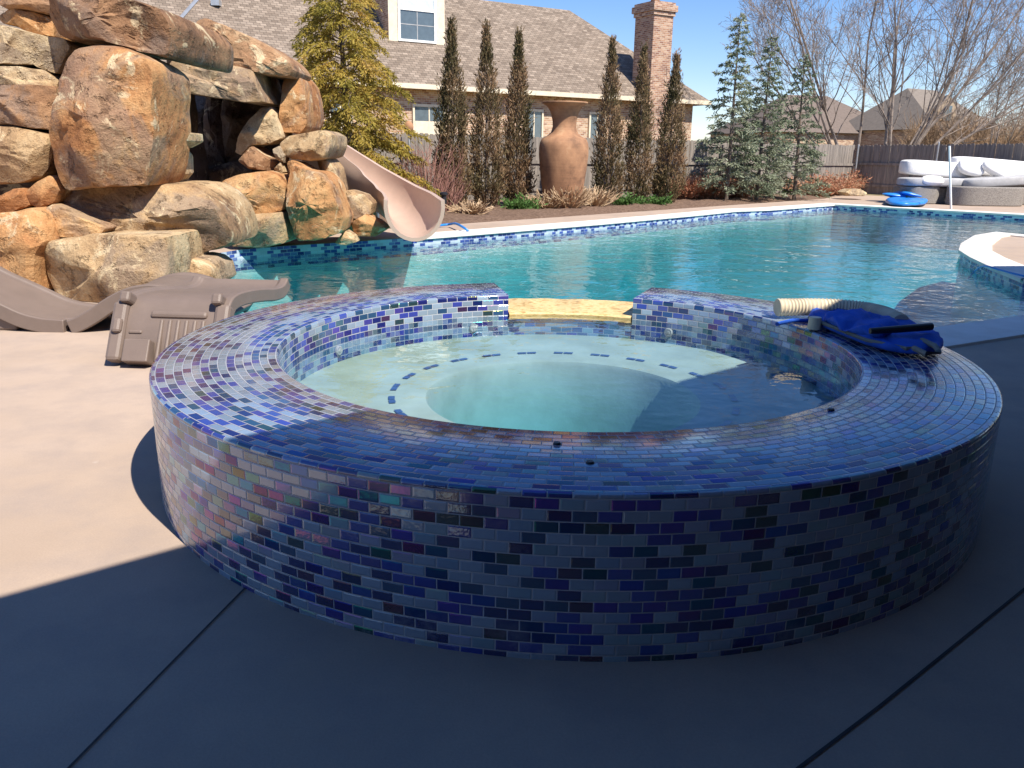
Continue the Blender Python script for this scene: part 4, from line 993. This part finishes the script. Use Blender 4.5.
for x in (.04,W2-.11):
    b=MB(); b.box(pb(x+.035,.385,.05),(.07,.075,.11),mat=pm); o=b.build('foot_knob',M['lounger'],l2); bevel(o,.018)

# leaf bag vacuum on the rim
def blob(poly_px,z,h,mat,name,parent=None,e=.5,seed=0,wr=.012):
    pts=[at(px,py,z) for px,py in poly_px]; n=48; L=[0]
    for i in range(len(pts)): L.append(L[-1]+(pts[(i+1)%len(pts)]-pts[i]).length)
    q=[];j=0
    for k in range(n):
        s=L[-1]*k/n
        while L[j+1]<s: j+=1
        q.append(pts[j].lerp(pts[(j+1)%len(pts)],(s-L[j])/(L[j+1]-L[j])))
    for _ in range(2): q=[(q[i-1]+q[i]*2+q[(i+1)%n])/4 for i in range(n)]
    c=sum(q,Vector())/n; vs=[];fs=[];rg=12
    for i in range(1,rg):
        ph=math.pi*i/rg
        for k in range(n):
            p=c+(q[k]-c)*math.sin(ph)**e; p.z=z+h*.5-h*.5*math.copysign(abs(math.cos(ph))**.7,math.cos(ph))
            p.z+= (noise.noise(p*9+Vector((seed,0,0)))*wr*2+noise.noise(p*22)*wr+noise.ridged_multi_fractal(p*14,1,2,2,1,2)*wr*.35)*(1 if p.z>z+h*.4 else 0); vs.append(p)
    vs+=[Vector((c.x,c.y,z)),Vector((c.x,c.y,z+h))]; nr=rg-1
    for i in range(nr-1):
        for k in range(n): k2=(k+1)%n; fs.append([i*n+k,i*n+k2,(i+1)*n+k2,(i+1)*n+k])
    for k in range(n):
        k2=(k+1)%n; fs.append([nr*n,k2,k]); fs.append([nr*n+1,(nr-1)*n+k,(nr-1)*n+k2])
    return obj_from(name,vs,fs,mat,parent,True), q
lb=empty('leaf_bag','blue mesh pool vacuum bag with grey piping and a black handle, on the tiled rim','pool vacuum',tuple(at(880,345,S)))
o,q=blob([(806,324),(812,316),(835,316),(855,318),(885,326),(918,333),(938,343),(944,354),(932,359),(905,359),(865,349),(830,334)],S+.004,.062,M['bluebag'],'bag',lb,.55,3)
o,q2=blob([(822,322),(840,315),(857,317),(885,326),(900,336),(880,342),(845,334)],S+.045,.042,M['bluebag'],'bag_fold',lb,.7,8,.02)
b=MB(); b.tube([p+Vector((0,0,.045)) for p in [at(808,326,S),at(830,335,S),at(865,349.5,S),at(905,358.5,S),at(932,357,S)]],.009,6); b.build('piping',M['greytrim'],lb,True)
b=MB(); b.tube([at(x,y,S+.07) for x,y in ((922,340),(935,346),(939,352),(926,354),(914,348))],.012,6); b.build('strap_loop',M['greytrim'],lb,True)
b=MB(); b.tube([at(870,331,S+.09),at(900,329,S+.10),at(931,326.5,S+.10)],[.014,.017,.018],10); b.build('handle',M['black'],lb,True)
b=MB(); p=at(815,321,S+.05); b.lathe([(.0001,.02),(.03,.02),(.035,-.04)],p,16); b.build('nozzle',M['hose'],lb,True)
vh=empty('vacuum_hose','short length of ribbed ivory hose beside the blue bag on the tiled rim','hose',tuple(at(840,318,S)))
pts=spline([at(776,318.5,S)+Vector((0,0,.062)),at(806,318,S)+Vector((0,0,.062)),at(838,318.5,S)+Vector((0,0,.06)),at(866,321,S)+Vector((0,0,.055)),at(886,326.5,S)+Vector((0,0,.052)),at(899,333,S)+Vector((0,0,.05))],26)
b=MB(); b.tube(pts,[.046+.004*math.sin(i*2*math.pi/3.1) for i in range(len(pts))],18); b.build('ribbed_tube',M['hose'],vh,True)
b=MB(); b.tube([at(777,324,S+.012),at(792,320.5,S+.012),at(830,321,S+.012),at(870,327,S+.012)],.011,8); b.build('blue_strap',M['bluebag'],vh,True)

# daybed
db=empty('round_daybed','round grey wicker daybed with grey cushions and a white folded cover, before the dark fence','daybed',tuple(at(975,206)))
YD=25.7; X0=P(953,200,YD).x; X1=P(1024,200,YD).x; XL=P(917,200,YD).x
def dshape(x0,x1,y,dep,n=18): 
    cx=(x0+x1)/2; hw=(x1-x0)/2
    return [Vector((cx+hw*math.copysign(abs(math.cos(t))**.55,math.cos(t)), y-dep*abs(math.sin(t))**.8,0)) for t in [math.pi+math.pi*i/n for i in range(n+1)]]
b=MB(); b.prism(dshape(X0,X1+.1,YD+.5,.75),0,P(990,187,YD).z); o=b.build('right_base',M['wicker'],db,True,sharp=40); bevel(o,.03)
b=MB(); b.prism(dshape(XL-.1,X0-.02,YD+1.1,.6),0,P(940,187.5,YD).z); o=b.build('left_base',M['wicker'],db,True,sharp=40); bevel(o,.03)
b=MB(); b.box(((XL+X1)/2+.3,YD+1.25,.25),(X1-XL+.6,1.0,.5)); o=b.build('back_base',M['wicker'],db); bevel(o,.03)
zt=P(960,187,YD).z
b=MB(); b.ell((P(933,182,YD+.9).x,YD+1.0,zt+.12),(1.0,.55,.13),e=.5,e2=.28); b.build('seat_cushion',M['cushion'],db,True)
b=MB(); b.ell((P(998,180,YD+.6).x,YD+.75,zt+.17),(1.15,.6,.15),mat=Matrix.Rotation(R(-4),4,'Y'),e=.5,e2=.28); b.build('seat_cushion',M['cushion'],db,True)
b=MB(); p=P(933,170,YD+1.2); b.ell((p.x+.2,YD+1.35,P(930,169,YD+1.3).z),(1.15,.42,.24),mat=Matrix.Rotation(R(3),4,'Y'),e=.45,e2=.28); b.build('folded_cover',M['whitefab'],db,True)
b=MB(); p=P(1000,168,YD+1.3); b.ell((p.x,YD+1.5,P(995,168,YD+1.4).z),(1.5,.36,.27),mat=Matrix.Rotation(R(4),4,'Y'),e=.5,e2=.28); b.build('folded_cover',M['whitefab'],db,True)
b=MB(); b.box((P(908,180,YD+1.3).x,YD+1.2,.55),(.05,.05,1.1)); b.build('frame_post',M['wicker'],db)
def pillow(label,px,py,Y,rx,rz_,rot,m='whitefab'):
    p=P(px,py,Y); b=MB(); b.ell((0,0,0),(rx,.14,rz_),e=.6,e2=.7,mat=Matrix.Identity(4)); b2=[v for v in b.v]
    o=b.build('pillow',M[m],None,True); o.location=p; o.rotation_euler=(R(-35),R(rot),0); tag(o,label,'pillow','white pillows on the daybed'); return o
pillow('white oval pillow lying on the left cushion of the daybed',932,181,YD+.55,.36,.15,2)
pillow('square white pillow leaning in the middle of the daybed, left one of the upright pair',971,168,YD+.85,.42,.26,12)
pillow('slanting white pillow on the right part of the daybed, right one of the upright pair',998,171,YD+.7,.55,.2,24)
# pole in front of the daybed
p=at(951,209); tp=P(949.5,146,p.y); b=MB(); b.tube([(p.x,p.y,0),tp],.03,10); o=b.build('white_pole',M['whitepole'],None,True); tag(o,'slim white metal pole standing in front of the daybed','pole')
# blue float pile
fl=at(906,205.5)
o,_=blob([(884,204),(890,201),(905,199),(920,200),(928,204),(924,207),(906,208),(890,207)],.01,.18,M['bluerubber'],'pool_float',None,.6,2,.02); 
tag(o,'folded bright blue vinyl float heaped on the deck left of the daybed','pool float')
for k,(px,py,z,a) in enumerate(((899,203,.22,.1),(905,203,.33,-.15),(911,203.5,.27,.2))):
    p=at(px,py); b=MB(); b.ell((p.x,p.y,z),(.55-.08*k,.3,.08),mat=Matrix.Rotation(a,4,'Y'),e=.7); b.build('fold',M['bluerubber'],o,True)
# steel pole with a round birdhouse-like knob
p=Vector((P(410,188,19.5).x,19.5,0)); sp_=empty('garden_pole','thin steel pole with a round brown top, left of the red shrub','pole',tuple(p))
b=MB(); b.tube([(p.x,p.y,0),(p.x,p.y,P(410,130,19.5).z)],.03,8); b.build('shaft',M['steel'],sp_,True)
b=MB(); b.ell((p.x,p.y,P(410,127,19.5).z),(.11,.11,.13)); b.build('round_top',M['urn'],sp_,True)
# path light
p=at(444,217); pl=empty('path_light','small black path light beside the slide mouth','lamp',tuple(p)); zt=P(444,193,p.y).z
b=MB(); b.tube([(p.x,p.y,0),(p.x,p.y,zt*.6)],.02,8); b.build('stake',M['black'],pl,True)
b=MB(); b.lathe([(.09,0),(.09,-.04),(.06,-.06),(.06,-zt*.45),(.04,-zt*.45)],(p.x,p.y,zt),20); b.lathe([(.0001,.03),(.06,.02),(.09,0)],(p.x,p.y,zt),20); b.build('lantern_head',M['black'],pl,True)
# hoses at the pool edge
b=MB(); b.tube(spline([at(434,226,.04),at(448,224.5,.05),at(455,223.5,.10),at(461,226,.10),at(468,231,.03),at(470,236,-.16)],6),.022,8); o=b.build('pool_hose',M['bluerubber'],None,True); tag(o,'thin blue hose looping over the far coping beside the slide','hose')
b=MB(); b.tube(spline([at(1060,282,.04),at(1024,276,.05),at(1000,270,.06),at(985,266,.06),at(976,270,-.10),at(968,279,-.25)],6),.011,8); o=b.build('pool_hose',M['bluerubber'],None,True); tag(o,'thin blue hose lying over the coping of the rounded deck point at the right','hose')
# rock in the bed by the corner
rock('yellow tan landscape rock on the bed edge near the corner post',[(842,192),(850,189),(860,189),(868,193),(864,196),(846,196)],28.5,.8,T,.5,77)
